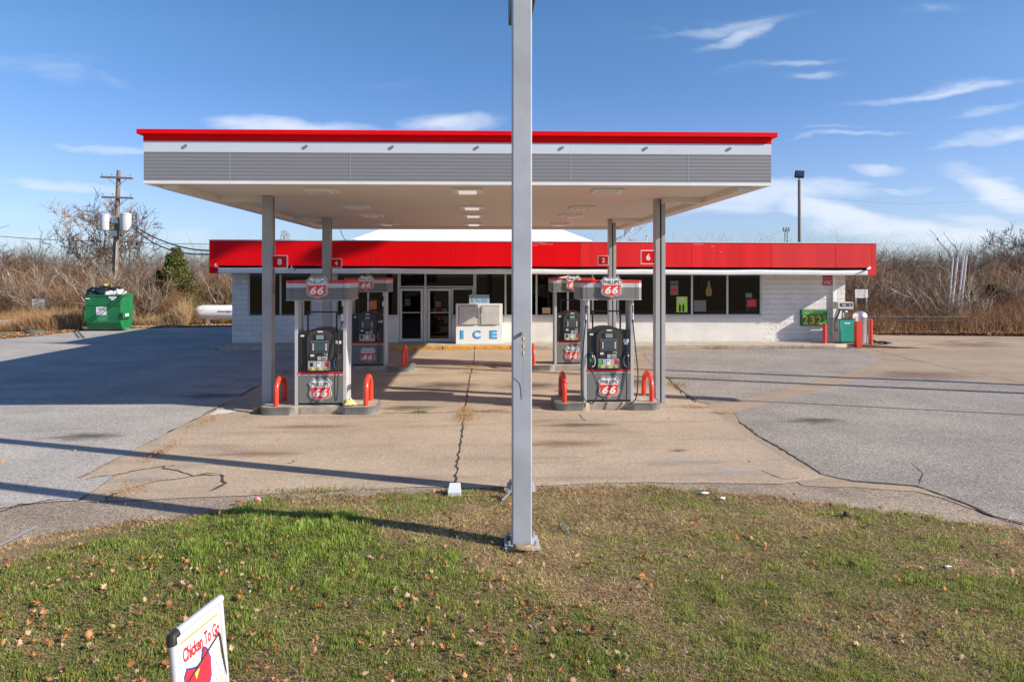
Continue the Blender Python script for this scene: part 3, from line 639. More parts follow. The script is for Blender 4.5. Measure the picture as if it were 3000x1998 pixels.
window(1169, 1391, AZ(842, YW), ZT, (1246,))
mu = MB(); mu.box(X(1241), X(1251), YW+.0, YW+.16, .13, AZ(842, YW)-.002); sb(mu, 'mullion', m_frame); mu = MB(); mu.box(X(1384), X(1391), YW+.005, YW+.16, zs, AZ(842, YW)-.002); sb(mu, 'mullion', m_frame)
def door(px0, px1, hside):
    x0, x1 = X(px0), X(px1); zt = AZ(842, YW)-.035; b = MB(); w = .10; y0 = YW+.02; y1 = y0+.07
    b.box(x0, x0+w, y0, y1, .14, zt); b.box(x1-w, x1, y0, y1, .14, zt); b.box(x0+w, x1-w, y0, y1, .14, .14+.13); b.box(x0+w, x1-w, y0, y1, zt-w, zt)
    b.box(x0+w, x1-w, y0+.02, y1-.01, 1.27, 1.30)
    d = sb(b, 'door', m_frame, bevel=.004); g = MB(); g.box(x0+w, x1-w, y0+.03, y0+.038, .27, 1.27); g.box(x0+w, x1-w, y0+.03, y0+.038, 1.30, zt-w); g.build('pane', m_glass, d)
    h = MB(); hxp = x1-w/2 if hside > 0 else x0+w/2
    h.tube(smoothpath([(hxp, y0, 1.30), (hxp, y0-.09, 1.29), (hxp+.03*(-hside), y0-.10, 1.12), (hxp-.10*hside*0, y0-.09, .96), (hxp, y0, .92)]), .016, 8); h.build('handle', m_btnw, d)
door(1170, 1240, 1); door(1252, 1322, -1)
def poster(px0, px1, py0, py1, mi=0, y=YW+.055):
    global pp
    pp = MB(); pp.box(X(px0), X(px1), y, y+.004, AZ(py1, YW), AZ(py0, YW), mi); return sb(pp, 'poster', pm)
m_pg = mat('poster_green', (.40,.70,.06), .5); m_pr = mat('poster_red', (.55,.03,.03), .5); m_po = mat('poster_orange', (.65,.20,.05), .5); m_pt = mat('poster_tan', (.50,.36,.20), .6); m_py = mat('poster_yellow', (.22,.15,.03), .5); m_pd = mat('poster_dim', (.16,.17,.15), .6)
pm = [m_paper, m_pg, m_pr, m_po, m_pt, m_py, m_pd, m_lblack]
poster(1185, 1202, 875, 896); poster(1275, 1292, 882.6, 899.6); poster(1589, 1613, 902, 919, 4); poster(1082, 1103, 878, 906, 3)
poster(1261, 1270, 905, 915, 5); poster(1270.1, 1278, 905, 915, 1); poster(1278.1, 1297, 905, 915, 2); poster(1297.1, 1309, 905, 915, 0)
poster(1983, 2015, 870, 916, 1); poster(2186, 2205, 860, 873, 6); poster(2185, 2222, 875, 913, 0, YW+.078); poster(2190, 2217, 879, 900, 2); poster(1965, 1988, 824, 865, 6); poster(2034, 2070, 881, 914, 6)
P_ = YW+.052
pp = MB()
text(pp, 'BEAR', (X(1984)+X(2014))/2, AZ(877.5, YW), .24, .085, P_, 0, bold=.02); text(pp, 'NECESSITY', (X(1984)+X(2014))/2, AZ(884.5, YW), .36, .075, P_, 0, bold=.02)
for dx in (1993, 2003): pp.prismxz([(X(dx)-.04, AZ(914,YW)), (X(dx)+.04, AZ(914,YW)), (X(dx)+.04, AZ(898,YW)), (X(dx)+.012, AZ(892,YW)), (X(dx)-.012, AZ(892,YW)), (X(dx)-.04, AZ(898,YW))], YW+.05, YW+.0545, 1 if 0 else 7)
sb(pp, 'poster_print', pm); pp = MB(); text(pp, 'Lite', X(1976.5), AZ(832, YW), .25, .12, P_, 7, bold=.02); pp.lathe([(0,0),(.11,0),(.11,.004),(0,.004)], (X(1976.5), P_-.004, AZ(852, YW)), 16, 2, 'y')
sb(pp, 'poster_print', pm); pp = MB(); pp.prismxz([(X(2078)-.10, AZ(868,YW)), (X(2078)+.10, AZ(868,YW)), (X(2078)+.13, AZ(852,YW)), (X(2078)+.05, AZ(838,YW)), (X(2078)+.04, AZ(824,YW)), (X(2078)-.04, AZ(824,YW)), (X(2078)-.05, AZ(838,YW)), (X(2078)-.13, AZ(852,YW))], YW+.055, YW+.06, 5)
sb(pp, 'poster', pm)
# eave, fascia
SL = -.0034
def slope(b):
    b.v = [(x, y, z+SL*(x)) for x, y, z in b.v]; return b
fx0, fx1 = AX(613, YFs), AX(2567, YFs); ft = 4.015; fb = 2.79
fa = MB(); th = .10
fe_ = [fx0, AX(1700,YFs), AX(2260,YFs), fx1]
for i_ in range(3): fa.box(fe_[i_], fe_[i_+1], YFs, YFs+th, AZ(780.5,YFs), ft, i_)
fa.box(fx0, fx0+.33, YFs, YFs+th, fb, AZ(780.5,YFs)-.0005, 0); fa.box(fx1-.33, fx1, YFs, YFs+th, fb, AZ(780.5,YFs)-.0005, 2)
fa.box(fx0, fx0+.1, YFs+th, 34.3, fb, ft, 0); fa.box(fx1-.1, fx1, YFs+th, 34.3, fb, ft, 2); fa.box(fx0+.1, fx1-.1, 34.2, 34.3, fb, ft, 0)
fo = sb(slope(fa), 'fascia', [m_redfas, m_redfas2, m_redfas3])
m_seam = mat('seam_red', (.33,.01,.01), .5)
for px in (1087, 1322, 1700, 2027, 2260, 2448, 2555):
    fs = MB(); fs.box(AX(px,YFs)-.005, AX(px,YFs)+.005, YFs-.004, YFs-.0002, AZ(780,YFs)-.0, ft); slope(fs).build('seam', m_seam, fo)
sc_ = MB()
for px, py, w_ in ((1575,712,44),(1600,716,40),(1562,719,26),(2045,716,30),(2088,722,10),(2112,738,6),(2092,735,3)):
    a = at(px, py, YFs); sc_.box(a.x-w_*.0066, a.x+w_*.0066, YFs-.002, YFs-.0003, a.z-.006, a.z+.006)
sc_.build('scuff', mat('scuffed_paint', (.62,.42,.40), .7), fo)
tr_ = MB(); tr_.box(fx0-.02, fx1+.02, YFs-.02, YFs+.14, ft+.0005, ft+.035); sb(slope(tr_), 'roof_edge_trim', m_silver)
wb = MB()
n = 60; x0_, x1_ = fx0+.331, fx1-.331
for i in range(n): # slightly wavy white gutter with rounded lip
    a, c = x0_+(x1_-x0_)*i/n, x0_+(x1_-x0_)*(i+1)/n
    def prof(x):
        w = .012*math.sin(x*1.3)+.006*math.sin(x*3.1+1); zt = AZ(788.5, YFs)+w*.6; zb = AZ(803, YFs)+w*.3
        return [(YFs+.10, zt), (YFs+.03, zt), (YFs+.005, zt-.02), (YFs-.005, zt-.07), (YFs-.004, zb+.02), (YFs+.01, zb), (YFs+.10, zb)]
    A, B = prof(a), prof(c); k = len(A)
    wb.add([(a, y, z) for y, z in A]+[(c, y, z) for y, z in B], [(j, j+k, j+1+k, j+1) for j in range(k-1)])
sb(slope(wb), 'gutter_band', m_white, smooth=True)
ev = MB(); ev.box(fx0+.331, fx1-.331, YFs+.15, YW-.001, 2.86, 2.90, 0); ev.box(fx0+.331, fx1-.331, YFs+.13, YFs+.149, 2.86, 3.3, 1)  # near-black strip paints the shade in the gap above the gutter
ev.box(fx0+.101, bx0-.0, YW, 34.1, 2.86, 2.9, 0); ev.box(bx1, fx1-.101, YW, 34.1, 2.86, 2.9, 0)
sb(slope(ev), 'eave_soffit', [m_soffbeam, m_dark])
rf = MB(); rf.box(fx0+.101, fx1-.101, YFs+.101, 34.19, 3.82, 3.86, 0)
r0 = (-6.1, 5.1, 27.6, 34.0); zr = 3.9
rv = [(r0[0], r0[2], zr), (r0[1], r0[2], zr), (r0[1], r0[3], zr), (r0[0], r0[3], zr), (-3.0, 30.8, 5.37), (2.0, 30.8, 5.37)]
rf.add(rv, [(0,1,5,4), (2,3,4,5), (3,0,4), (1,2,5)], 0)
sb(rf, 'roof', m_roofmetal)
dp = MB(); x = X(2441); dp.box(x-.05, x+.05, YW-.08, YW-.001, .15, 2.85); sb(dp, 'downspout', m_white, bevel=.008)
# pavement along the shop
sw = MB(); sw.prismxy([(bx0-.0, 25.4), (13.3, 25.4), (13.9, 25.75), (14.45, 25.8), (14.45, 27.6), (bx1, 27.6), (bx1, 26.78), (bx0, 26.78)], -.02, .13, 0)
so_ = sw.build('sidewalk', [m_curbconc], bevel=.01); tag(so_, kind='structure')
cu = MB(); xx = -4.6
while xx < 1.6:
    l_ = random.uniform(.5, 1.4); cu.box(xx, min(xx+l_, 1.6), 25.37+random.uniform(-.008, .008), 25.399, -.01, .134, 0); xx += l_+random.uniform(.0, .06)
co = cu.build('kerb', [m_yellow], bevel=.012); tag(co, kind='structure')
# ---- things on and around the building
def thing_at(name, loc, label, cat, group=None, rz=0): return empty(name, loc, label, cat, group, rz)
# ice merchandiser
xa, xb = AX(1335.5, 26.1), AX(1472, 26.1); W_ = xb-xa; xm = (xa+xb)/2
ice = thing_at('ice_chest', (xm, 26.1, .13), 'white ice chest with two steel hatches and blue ICE lettering by the shop door', 'ice chest')
h = AZ(890.6, 26.1)-.13; b = MB()
zu0, zu1 = AZ(951,26.1)-.13, AZ(897,26.1)-.13
b.box(-W_/2, W_/2, .06, .62, 0, h); b.box(-W_/2, W_/2, 0, .06, 0, zu0-.03); b.box(-W_/2, W_/2, 0, .06, zu1+.03, h)
for s_, e_ in ((-W_/2, -W_/2+.09), (-.05, .05), (W_/2-.13, W_/2)): b.box(s_, e_, 0.0, .06, zu0-.03, zu1+.03)
m_icew = mat('ice_chest_white', (.82,.83,.83), .4, var=.04)
body = b.build('body', m_icew, ice, bevel=.006)
for s_, e_ in ((-W_/2+.13, -.09), (.07, W_/2-.16)):
    d = MB(); d.box(s_, e_, -.05, .055, zu0, zu1); do = d.build('hatch_door', mat('hatch_steel', (.58,.57,.55), .5, .15, var=.2, vscale=4), ice, bevel=.015)
l_ = MB(); l_.box(-.10, .08, -.075, -.02, (zu0+zu1)/2-.03, (zu0+zu1)/2+.02); l_.box(-.03, .01, -.09, -.03, (zu0+zu1)/2-.06, (zu0+zu1)/2+.0); l_.build('latch', m_galv, ice, bevel=.006)
m_iceb = mat('ice_blue', (.05,.45,.85), .4); m_iced = mat('ice_dark_blue', (.10,.12,.42), .4)
t = MB(); zc = AZ(979.5, 26.1)-.13
for ch, px in (('I', 1354.2), ('C', 1397.5), ('E', 1446.5)):
    w_ = {'I': .11, 'C': .29, 'E': .27}[ch]
    text(t, ch, AX(px,26.1)-xm-.018, zc-.014, w_+.02, .325, -.002, 1, .003, bold=.03); text(t, ch, AX(px,26.1)-xm, zc, w_, .31, -.007, 0, .004, bold=.03)
t.build('lettering', [m_iceb, m_iced], ice)
isg = thing_at('ice_sign', (AX(1403.8,26.2), 26.25, .13+h), 'small grey box sign reading ICE standing on top of the white ice chest', 'sign')
sw_ = AX(1433.6,26.25)-AX(1374,26.25); sh_ = AZ(864,26.25)-AZ(890.6,26.25); b = MB(); b.box(-sw_/2, sw_/2, 0, .14, 0, sh_); b.build('body', mat('sign_box_grey', (.42,.40,.38), .5), isg, bevel=.008)
t = MB()
for ch, dx, w_ in (('I', -.24, .085), ('C', -.02, .18), ('E', .23, .20)): text(t, ch, dx-.008, sh_/2-.008, w_, .21, -.001, 1, .003, bold=.03); text(t, ch, dx, sh_/2, w_, .205, -.005, 0, .003, bold=.03)
t.build('lettering', [m_iceb, m_iced], isg)
# VAC sign
vx0, vx1 = X(2408), X(2438.4); vs = thing_at('vacuum_sign', ((vx0+vx1)/2, YW-.03, AZ(838,YW)), 'dark red wall sign reading VAC in white below the eave', 'sign')
b = MB(); vh = AZ(811,YW)-AZ(838,YW)+.12; vw = vx1-vx0; b.box(-vw/2, vw/2, 0, .025, 0, vh, 1); b.box(-vw/2+.012, vw/2-.012, -.004, -.0, .012, vh-.012, 0); b.box(-vw/2+.01, vw/2-.01, -.006, -.0045, vh*.60, vh*.60+.012, 1)
b.build('panel', [mat('vac_red', (.40,.02,.035), .4), m_white], vs); t = MB(); text(t, 'VAC', 0, .14, .34, .15, -.005, 0, .003); t.build('lettering', m_white, vs)
# kerosene price sign
kx0, kx1, kz0, kz1 = X(2344), X(2420), AZ(956,YW), AZ(909,YW); ks = thing_at('price_sign', ((kx0+kx1)/2, YW-.09, kz0), 'green kerosene price sign with yellow 2.32 digits on the block wall', 'sign')
kw, kh = kx1-kx0, kz1-kz0; b = MB(); m_kg = mat('kerosene_green', (.03,.33,.09), .4); m_kd = mat('sign_case_dark', (.02,.06,.04), .4); m_kdk = mat('digit_flap_green', (.015,.16,.05), .4); m_kb = mat('sign_border_green', (.12,.50,.16), .4)
b.box(-kw/2, kw/2, 0, .085, 0, kh, 1); b.box(-kw/2+.03, kw/2-.03, -.006, -.0, .03, kh-.03, 0); b.box(-kw/2+.04, kw/2-.04, -.009, -.0065, kh*.70, kh*.70+.012, 3); b.box(-kw/2+.04, kw/2-.04, -.009, -.0065, .035, .05, 3)
for i in range(3): b.box(-kw/2+.05+i*.27, -kw/2+.05+i*.27+.25, -.011, -.0065, .055, kh*.68, 2)
b.build('case', [m_kg, m_kd, m_kdk, m_kb], ks, bevel=.003)
t = MB(); text(t, 'K-1 Kerosene', -.0, kh*.84, .70, .085, -.007, 0, .003, bold=.012)
for i, ch in enumerate('232'): text(t, ch, -kw/2+.175+i*.27, kh*.37, .20, .34, -.012, 0, .003, bold=.025)
text(t, '9', kw/2-.11, kh*.50, .09, .14, -.007, 0, .003, bold=.02); t.build('lettering', mat('digit_yellow', (.80,.52,.02), .4), ks)
# cameras under the fascia
for px, py, lab in ((634, 782, 'white bullet camera at the left end of the shop gutter'), (857, 789, 'small white camera under the red fascia beside the sign 8'), (2545, 788, 'white bullet camera at the right end of the shop gutter')):
    p = at(px, py, YFs-.10); c = thing_at('security_camera', p, lab, 'camera', 'security cameras under the shop fascia'); b = MB(); s_ = 1 if px < 1000 else -1
    b.cyl((-.09*s_, .05, .04), (.09*s_, -.03, -.01), .035, 12, 0); b.cyl((-.06*s_, .04, .03), (-.06*s_, .1, .12), .012, 6, 0); b.build('body', [m_white], c); b = MB(); b.cyl((.09*s_, -.03, -.01), (.11*s_, -.035, -.015), .03, 12); b.build('lens', m_black, c)
# service mast, satellite dishes, vent
p = at(834, 706, 30); ms = thing_at('service_mast', p, 'grey electric service mast with drooping cable loops on the roof edge', 'service mast'); b = MB()
for dx, hh in ((0, .42), (.10, .40), (.2, .30)): b.tube(smoothpath([(dx, 0, -.3), (dx, 0, hh-.06), (dx-.03, 0, hh), (dx-.10, 0, hh-.03), (dx-.13, 0, hh-.10)]), .035, 8)
b.build('pipe', m_galv, ms); b = MB(); b.tube(smoothpath([(-.13,0,.30),(-.17,0,.12),(-.10,0,0),(-.04,0,.15),(-.10,0,.30)]), .012, 5); b.tube(smoothpath([(-.16,0,.05),(-.4,0,0),(-.6,0,-.08)]), .02, 5); b.build('cable', m_rubber, ms)
p = at(1830, 708, 29); ds = thing_at('satellite_dish', p, 'roof tripod carrying a tilted satellite dish next to the canopy corner', 'satellite dish'); b = MB()
b.cyl((0,0,-.1), (0,0,.5), .03, 8); 
for q in ((-.3,0,0),(.42,-.1,0),(.1,.4,0)): b.cyl((q[0],q[1],-.05), (0,0,.33), .015, 6)
b.box(.12, .5, -.05, .05, .02, .09); b.build('tripod', m_galv, ds)
b = MB(); pr = [(0.0,0),(.15,.012),(.28,.05),(.31,.065),(.31,.08),(.28,.065),(0,.02)]; b.lathe(pr, (0,0,0), 20); do = b.build('dish', m_white, ds, smooth=True); do.location = (.12, 0, .52); do.rotation_euler = (R(10), R(125), R(20))
b = MB(); b.tube([(.05,0,.5),(.28,-.1,.35),(.42,-.18,.5)], .012, 6); b.box(.38,.47,-.24,-.14,.45,.53); b.build('feed_arm', m_galv, ds)
p = at(1812, 709, 28.6); d2 = thing_at('flat_panel_antenna', p, 'low tilted panel antenna on the roof left of the tripod', 'antenna'); b = MB(); b.add([(-.25,-.05,.02),(.12,-.05,.20),(.15,.15,.22),(-.22,.15,.04),(-.25,-.03,.06),(.12,-.03,.24),(.15,.17,.26),(-.22,.17,.08)], [(0,1,2,3),(7,6,5,4),(0,4,5,1),(1,5,6,2),(2,6,7,3),(3,7,4,0)]); b.cyl((-.05,.05,-.1),(-.05,.05,.12), .02, 6); b.build('panel', m_galv, d2)
p = at(1853, 693, 30); ya = thing_at('yagi_antenna', (p.x, 30, 3.86), 'long thin rooftop aerial slanting up to the right', 'antenna'); b = MB(); q = at(1898, 654, 30); dz = p.z-3.86; dx = q.x-p.x; dzz = q.z-3.86
b.cyl((0,0,-.05),(0,0,dz+.02), .015, 6); b.cyl((0,0,dz),(dx,0,dzz), .012, 6)
for t_ in (.35,.6,.72,.85,.95): b.cyl((dx*t_-.06,-.15,dz+(dzz-dz)*t_+.06),(dx*t_+.06,.15,dz+(dzz-dz)*t_-.06), .008, 5)
b.box(dx*.45, dx*.55, -.03, .03, dz+(dzz-dz)*.5, dz+(dzz-dz)*.5+.12); b.build('boom', m_galv, ya)
p = at(1895, 707, 29); vp = thing_at('roof_vent', (p.x, 29, 3.84), 'short roof vent pipe with a round cap right of the aerial', 'vent'); b = MB(); zt = at(1895,689.5,29).z-3.84; b.lathe([(.035,0),(.035,zt-.08),(.075,zt-.08),(.08,zt-.02),(.03,zt)], (0,0,0), 14); b.build('pipe', m_galv, vp)
# ------------------------------------------------------------------ shield emblem
def shield(b, cx, cz, w, h, y, mi=(0,1,2), th=.02):
    """white shield with black line, red lower field, lettering; materials mi = white, black, red"""
    half = [(0,.455),(.06,.435),(.13,.425),(.20,.445),(.30,.50),(.39,.40),(.50,.285),(.455,.20),(.425,.10),(.43,.0),(.465,-.10),(.485,-.19),(.455,-.28),(.38,-.36),(.27,-.40),(.13,-.435),(0,-.50)]
    full = half+[(-x, z) for x, z in reversed(half[1:-1])]
    def sc(k, pts=full): return [(cx+x*k*w, cz+z*(1-(1-k)*w/h)*h) for x, z in pts]
    b.prismxz(sc(1.0), y, y+th, mi[0]); b.prismxz(sc(.965), y-.0012, y-.0002, mi[1]); b.prismxz(sc(.89), y-.0024, y-.0014, mi[0])
    low = [(.41,.06),(.405,.0),(.42,-.10),(.43,-.19),(.40,-.265),(.33,-.325),(.22,-.365),(.10,-.395),(0,-.435)]
    low = [(.405,.115)]+low; red = [(x*.93, z*.96) for x, z in low]+[(-x*.93, z*.96) for x, z in reversed(low[:-1])]
    b.prismxz([(cx+x*w, cz+z*h) for x, z in red], y-.0036, y-.0026, mi[2])
    text(b, 'PHILLIPS', cx, cz+.24*h, w*.72, h*.17, y-.0045, mi[1], .003, bold=-.004, space=1.06)
    text(b, '66', cx-.0*w, cz-.13*h, w*.60, h*.345, y-.0056, mi[0], .003, shear=.22, bold=.035, space=1.12)
EM = [m_lwhite, m_lblack, m_lred]
m_pframe = mat('keypad_grey', (.12,.115,.10), .45)
# ------------------------------------------------------------------ pumps
def pump(cx, Y, z0, label, left_hose, sc=1.0, right_hose=True, torn=False):
    p = empty('fuel_pump', (cx, Y, z0), label, 'fuel pump', 'fuel pumps under the canopy'); p.scale = (sc,)*3
    hw, D = .455, .56
    b = MB(); b.box(-hw+.02, hw-.02, .03, D-.03, 0, .045, 1); b.box(-hw, hw, 0, D, .045, .605, 0); b.build('base_cabinet', [m_pumpgrey, m_black], p, bevel=.004)
    b = MB(); b.box(-hw-.002, hw+.002, -.006, D+.006, .632, .678, 0); b.box(-hw-.001, hw+.001, -.003, D+.003, .606, .6315, 1); b.build('stripe', [m_pumpred, m_pumplt], p)
    # head with arched top
    arch = [(-hw, .68), (hw, .68), (hw, 1.475), (.30, 1.485)]
    for k in range(9):
        a = math.pi*k/8; arch.append((.26*math.cos(a), 1.487+.075*math.sin(a)))
    arch += [(-.30, 1.485), (-hw, 1.475)]
    b = MB(); b.prismxz(arch, .0, D, 0)
    b.prismxz([(-.245,.70),(.245,.70),(.265,1.05),(.265,1.40),(.20,1.49),(.10,1.525),(-.10,1.525),(-.20,1.49),(-.265,1.40),(-.265,1.05)], -.035, -.001, 1)
    b.box(-hw+.015, -.29, -.008, -.0005, 1.09, 1.10, 1); b.box(.29, hw-.015, -.008, -.0005, 1.09, 1.10, 1)
    b.build('head', [m_black, m_char], p, bevel=.008)
    b = MB(); b.box(-.13, .12, -.042, -.0355, 1.335, 1.44, 1); b.box(-.075, .075, -.048, -.0425, 1.345, 1.432, 0); b.build('price_display', [m_lcd, m_black], p)
    b = MB(); b.box(-.19, .17, -.044, -.0355, 1.075, 1.315, 2); b.box(-.155, .145, -.05, -.0445, 1.10, 1.285, 1); b.box(-.115, .105, -.054, -.0505, 1.11, 1.275, 0)
    sc_ = b.build('screen', [m_screen, m_black, m_pframe], p, bevel=.003)
    b = MB()
    for s_ in (-.135, .125):
        for k in range(4): b.cyl((s_, -.0505, 1.135+k*.037), (s_, -.058, 1.135+k*.037), .014, 10)
    b.build('button', m_btnw, sc_)
    b = MB(); b.box(-.20,-.06,-.05,-.0355,.925,1.065,0); b.box(.045,.17,-.05,-.0355,.925,1.065,0); b.box(-.055,.04,-.06,-.0355,.915,1.06,3); b.box(-.045,.03,-.064,-.0605,.925,1.00,4); b.box(-.19,-.12,-.054,-.0505,1.0,1.035,1); b.box(-.17,-.07,-.056,-.0505,.94,.955,3)
    b.box(.09,.155,-.054,-.0505,1.01,1.055,1); b.box(.097,.148,-.056,-.0545,1.016,1.048,0); b.box(.05,.145,-.056,-.0505,.93,.99,1); b.box(.06,.135,-.058,-.0565,.942,.978,2)
    b.build('card_reader', [m_char, m_paper, m_pframe, m_black, m_stgrey], p)
    b = MB(); b.box(-.235,.215,-.06,-.0355,.715,.905,0)
    b.box(-.195,-.135,-.064,-.0605,.79,.895,1); b.box(-.05,.015,-.064,-.0605,.79,.895,2); b.box(.11,.175,-.064,-.0605,.79,.895,3); b.box(-.185,-.145,-.066,-.0645,.878,.888,2); b.box(-.04,.0,-.066,-.0645,.855,.875,4)
    if left_hose: b.box(-.228,-.20,-.064,-.0605,.79,.895,5); b.box(-.195,-.135,-.0665,-.0645,.79,.895,1); b.box(-.228,-.150,-.068,-.067,.80,.895,5)
    for x in (-.165, -.018, .142): b.cyl((x,-.0605,.755), (x,-.072,.755), .033, 8, 6)
    gp_ = b.build('grade_panel', [m_stgrey, m_black, m_lwhite, m_pumpred, m_char, m_stgreen, m_btnyel], p)
    t = MB()
    for x, s_ in ((-.165,'87'),(-.018,'89'),(.142,'93')): text(t, s_, x, .755, .036, .024, -.0735, 0, .002, bold=.01)
    t.build('lettering', m_lblack, gp_)
    b = MB(); b.box(-.40,-.33,-.006,-.0005,1.395,1.43,0); b.box(-.38,-.35,-.008,-.0065,1.408,1.418,1); b.box(-.05,.055,-.040,-.0355,1.487,1.513,0); b.box(.31,.42,-.006,-.0005,1.25,1.31,0); b.box(.318,.355,-.008,-.0065,1.256,1.304,1)
    if left_hose: b.box(.32,.40,-.006,-.0005,1.20,1.25,0)
    b.build('sticker', [m_paper, m_stgrey], p)
    # side posts
    for s_ in (-1, 1):
        b = MB(); x0 = s_*(hw+.003); x1 = s_*(hw+.068); b.box(min(x0,x1), max(x0,x1), .0, .05, 0, 2.14); b.box(s_*(hw+.035)-.004 if s_>0 else s_*(hw+.035)-.004, s_*(hw+.035)+.004, .0501, .45, 0, 2.14); b.box(min(x0,x1), max(x0,x1), .4501, .50, 0, 2.14); b.build('post', m_alum, p, bevel=.004)
    # sign holder frame on top
    b = MB(); y0, y1 = .20, .235; b.box(-.32,-.29,y0,y1,1.478,1.87); b.box(.27,.30,y0,y1,1.478,1.87); b.box(-.32,.30,y0,y1,1.8705,1.90); b.build('sign_frame', m_black, p)
    # valance
    vw, f0, f1, zb, zt = .64, -.25, .75, 2.14, 2.54
    b = MB(); c = .06
    def vb(z0_, z1_, mi, g=0): b.prismxy([(-vw-g+c,f0-g),(vw+g-c,f0-g),(vw+g,f0-g+c),(vw+g,f1+g-c),(vw+g-c,f1+g),(-vw-g+c,f1+g),(-vw-g,f1+g-c),(-vw-g,f0-g+c)], z0_, z1_, mi)
    vb(zb, zb+.012, 1, .004); vb(zb+.0125, zb+.255, 0); vb(zb+.2555, zb+.345, 1, .0); vb(zb+.3455, zt, 2, .001)
    va = b.build('valance', [m_pumpgrey, m_pumplt, m_pumpred], p, bevel=.0025)
    b = MB(); b.box(-vw+.13, -vw+.136, f0-.0015, f0-.0002, zb+.02, zt-.01); b.box(vw-.13, vw-.124, f0-.0015, f0-.0002, zb+.02, zt-.01); b.build('seam', m_char, va)
    b = MB(); shield(b, -.0, 2.40, .45, .445, f0-.05, th=.045); b.build('emblem', EM, p)
    if torn: b = MB(); b.prismxz([(-.42,2.541),(.0,2.541),(-.02,2.58),(-.12,2.60),(-.3,2.575)], .3, .34, 0); b.build('loose_cover', m_white, p)
    b = MB(); shield(b, .0, .315, .475, .465, -.018, th=.016); b.build('emblem', EM, p)
    # nozzles and hoses
    def hose(side, mcol):
        s_ = side; nx = s_*.375
        b = MB(); b.box(nx-.05, nx+.05, -.012, -.0005, .72, 1.05, 0); b.box(nx-.035, nx+.035, -.03, -.0125, .98, 1.04, 0)
        b.build('nozzle_holder', m_char, p, bevel=.006)
        b = MB(); b.tube(smoothpath([(nx, -.04, 1.02), (nx+.0, -.09, .97), (nx-.01*s_, -.105, .90), (nx, -.10, .80), (nx+.01*s_, -.095, .72)]), [.018,.02,.028,.03,.034,.036,.036,.035,.034,.033,.032,.03,.028,.027,.026,.025,.024,.022,.02,.02,.019,.018,.018,.018,.018][:25], 8, 0)
        b.tube(smoothpath([(nx-.05*s_, -.06, .98), (nx-.075*s_, -.08, .88), (nx-.06*s_, -.09, .78), (nx, -.10, .745)]), .011, 6, 1); b.box(nx-.03, nx+.03, -.125, -.06, .86, .93, 0 if mcol is None else 2)
        b.build('nozzle', [m_black, m_stgrey if side > 0 else m_alum, mcol or m_black], p, smooth=True)
        b = MB(); ox_ = s_*(hw+.035)
        if left_hose:
            path = [(ox_+.0*s_, -.04, 2.13), (ox_, -.05, 1.75), (ox_+.05*s_, -.07, 1.2), (ox_+.10*s_, -.10, .6), (ox_+.06*s_, -.14, .14), (ox_-.06*s_, -.17, .015), (nx-.04*s_, -.19, .05), (nx-.13*s_ if s_<0 else nx-.03, -.16, .32), (nx-.03*s_, -.12, .6), (nx+.01*s_, -.10, .72)]
        else:
            path = [(ox_-.03*s_, -.04, 2.13), (ox_-.04*s_, -.05, 1.75), (ox_-.10*s_, -.09, 1.35), (nx+.00, -.12, 1.02), (nx-.05, -.16, .60), (nx-.045, -.18, .20), (nx-.02, -.18, .13), (nx+.0, -.17, .24), (nx+.01, -.12, .60), (nx+.01, -.10, .72)]
        b.tube(smoothpath(path, 8), .0125, 8, 0)
        b.cyl((ox_-(.0 if left_hose else .03)*s_, -.04, 2.14), (ox_-(.0 if left_hose else .03)*s_, -.045, 2.02), .02, 8, 1); b.cyl((path[1][0], -.05, 1.86), (path[1][0], -.052, 1.72), .024, 8, 1); b.cyl((path[1][0], -.052, 1.72), (path[1][0], -.054, 1.66), .02, 8, 0)
        b.build('hose', [m_rubber, m_alum], p, smooth=True)
    if right_hose: hose(1, None)
    if left_hose: hose(-1, m_stgreen)
    return p
pump((941.5-1415)*14/2000-.0, 14.02, .15, 'front left fuel pump beside the column with sign 8, single hose over its shield', False)
pump((1785-1415)*14.2/2000, 14.2, .15, 'front right fuel pump with two hanging hoses and a green grade button', True)
pump((1076-1415)*20/2000+.04, 19.95, .15, 'rear left fuel pump behind the front left one, in canopy shade', False)
pump((1677-1415)*20.1/2000, 20.1, .15, 'rear right fuel pump partly hidden behind the front right pump', False, torn=True)
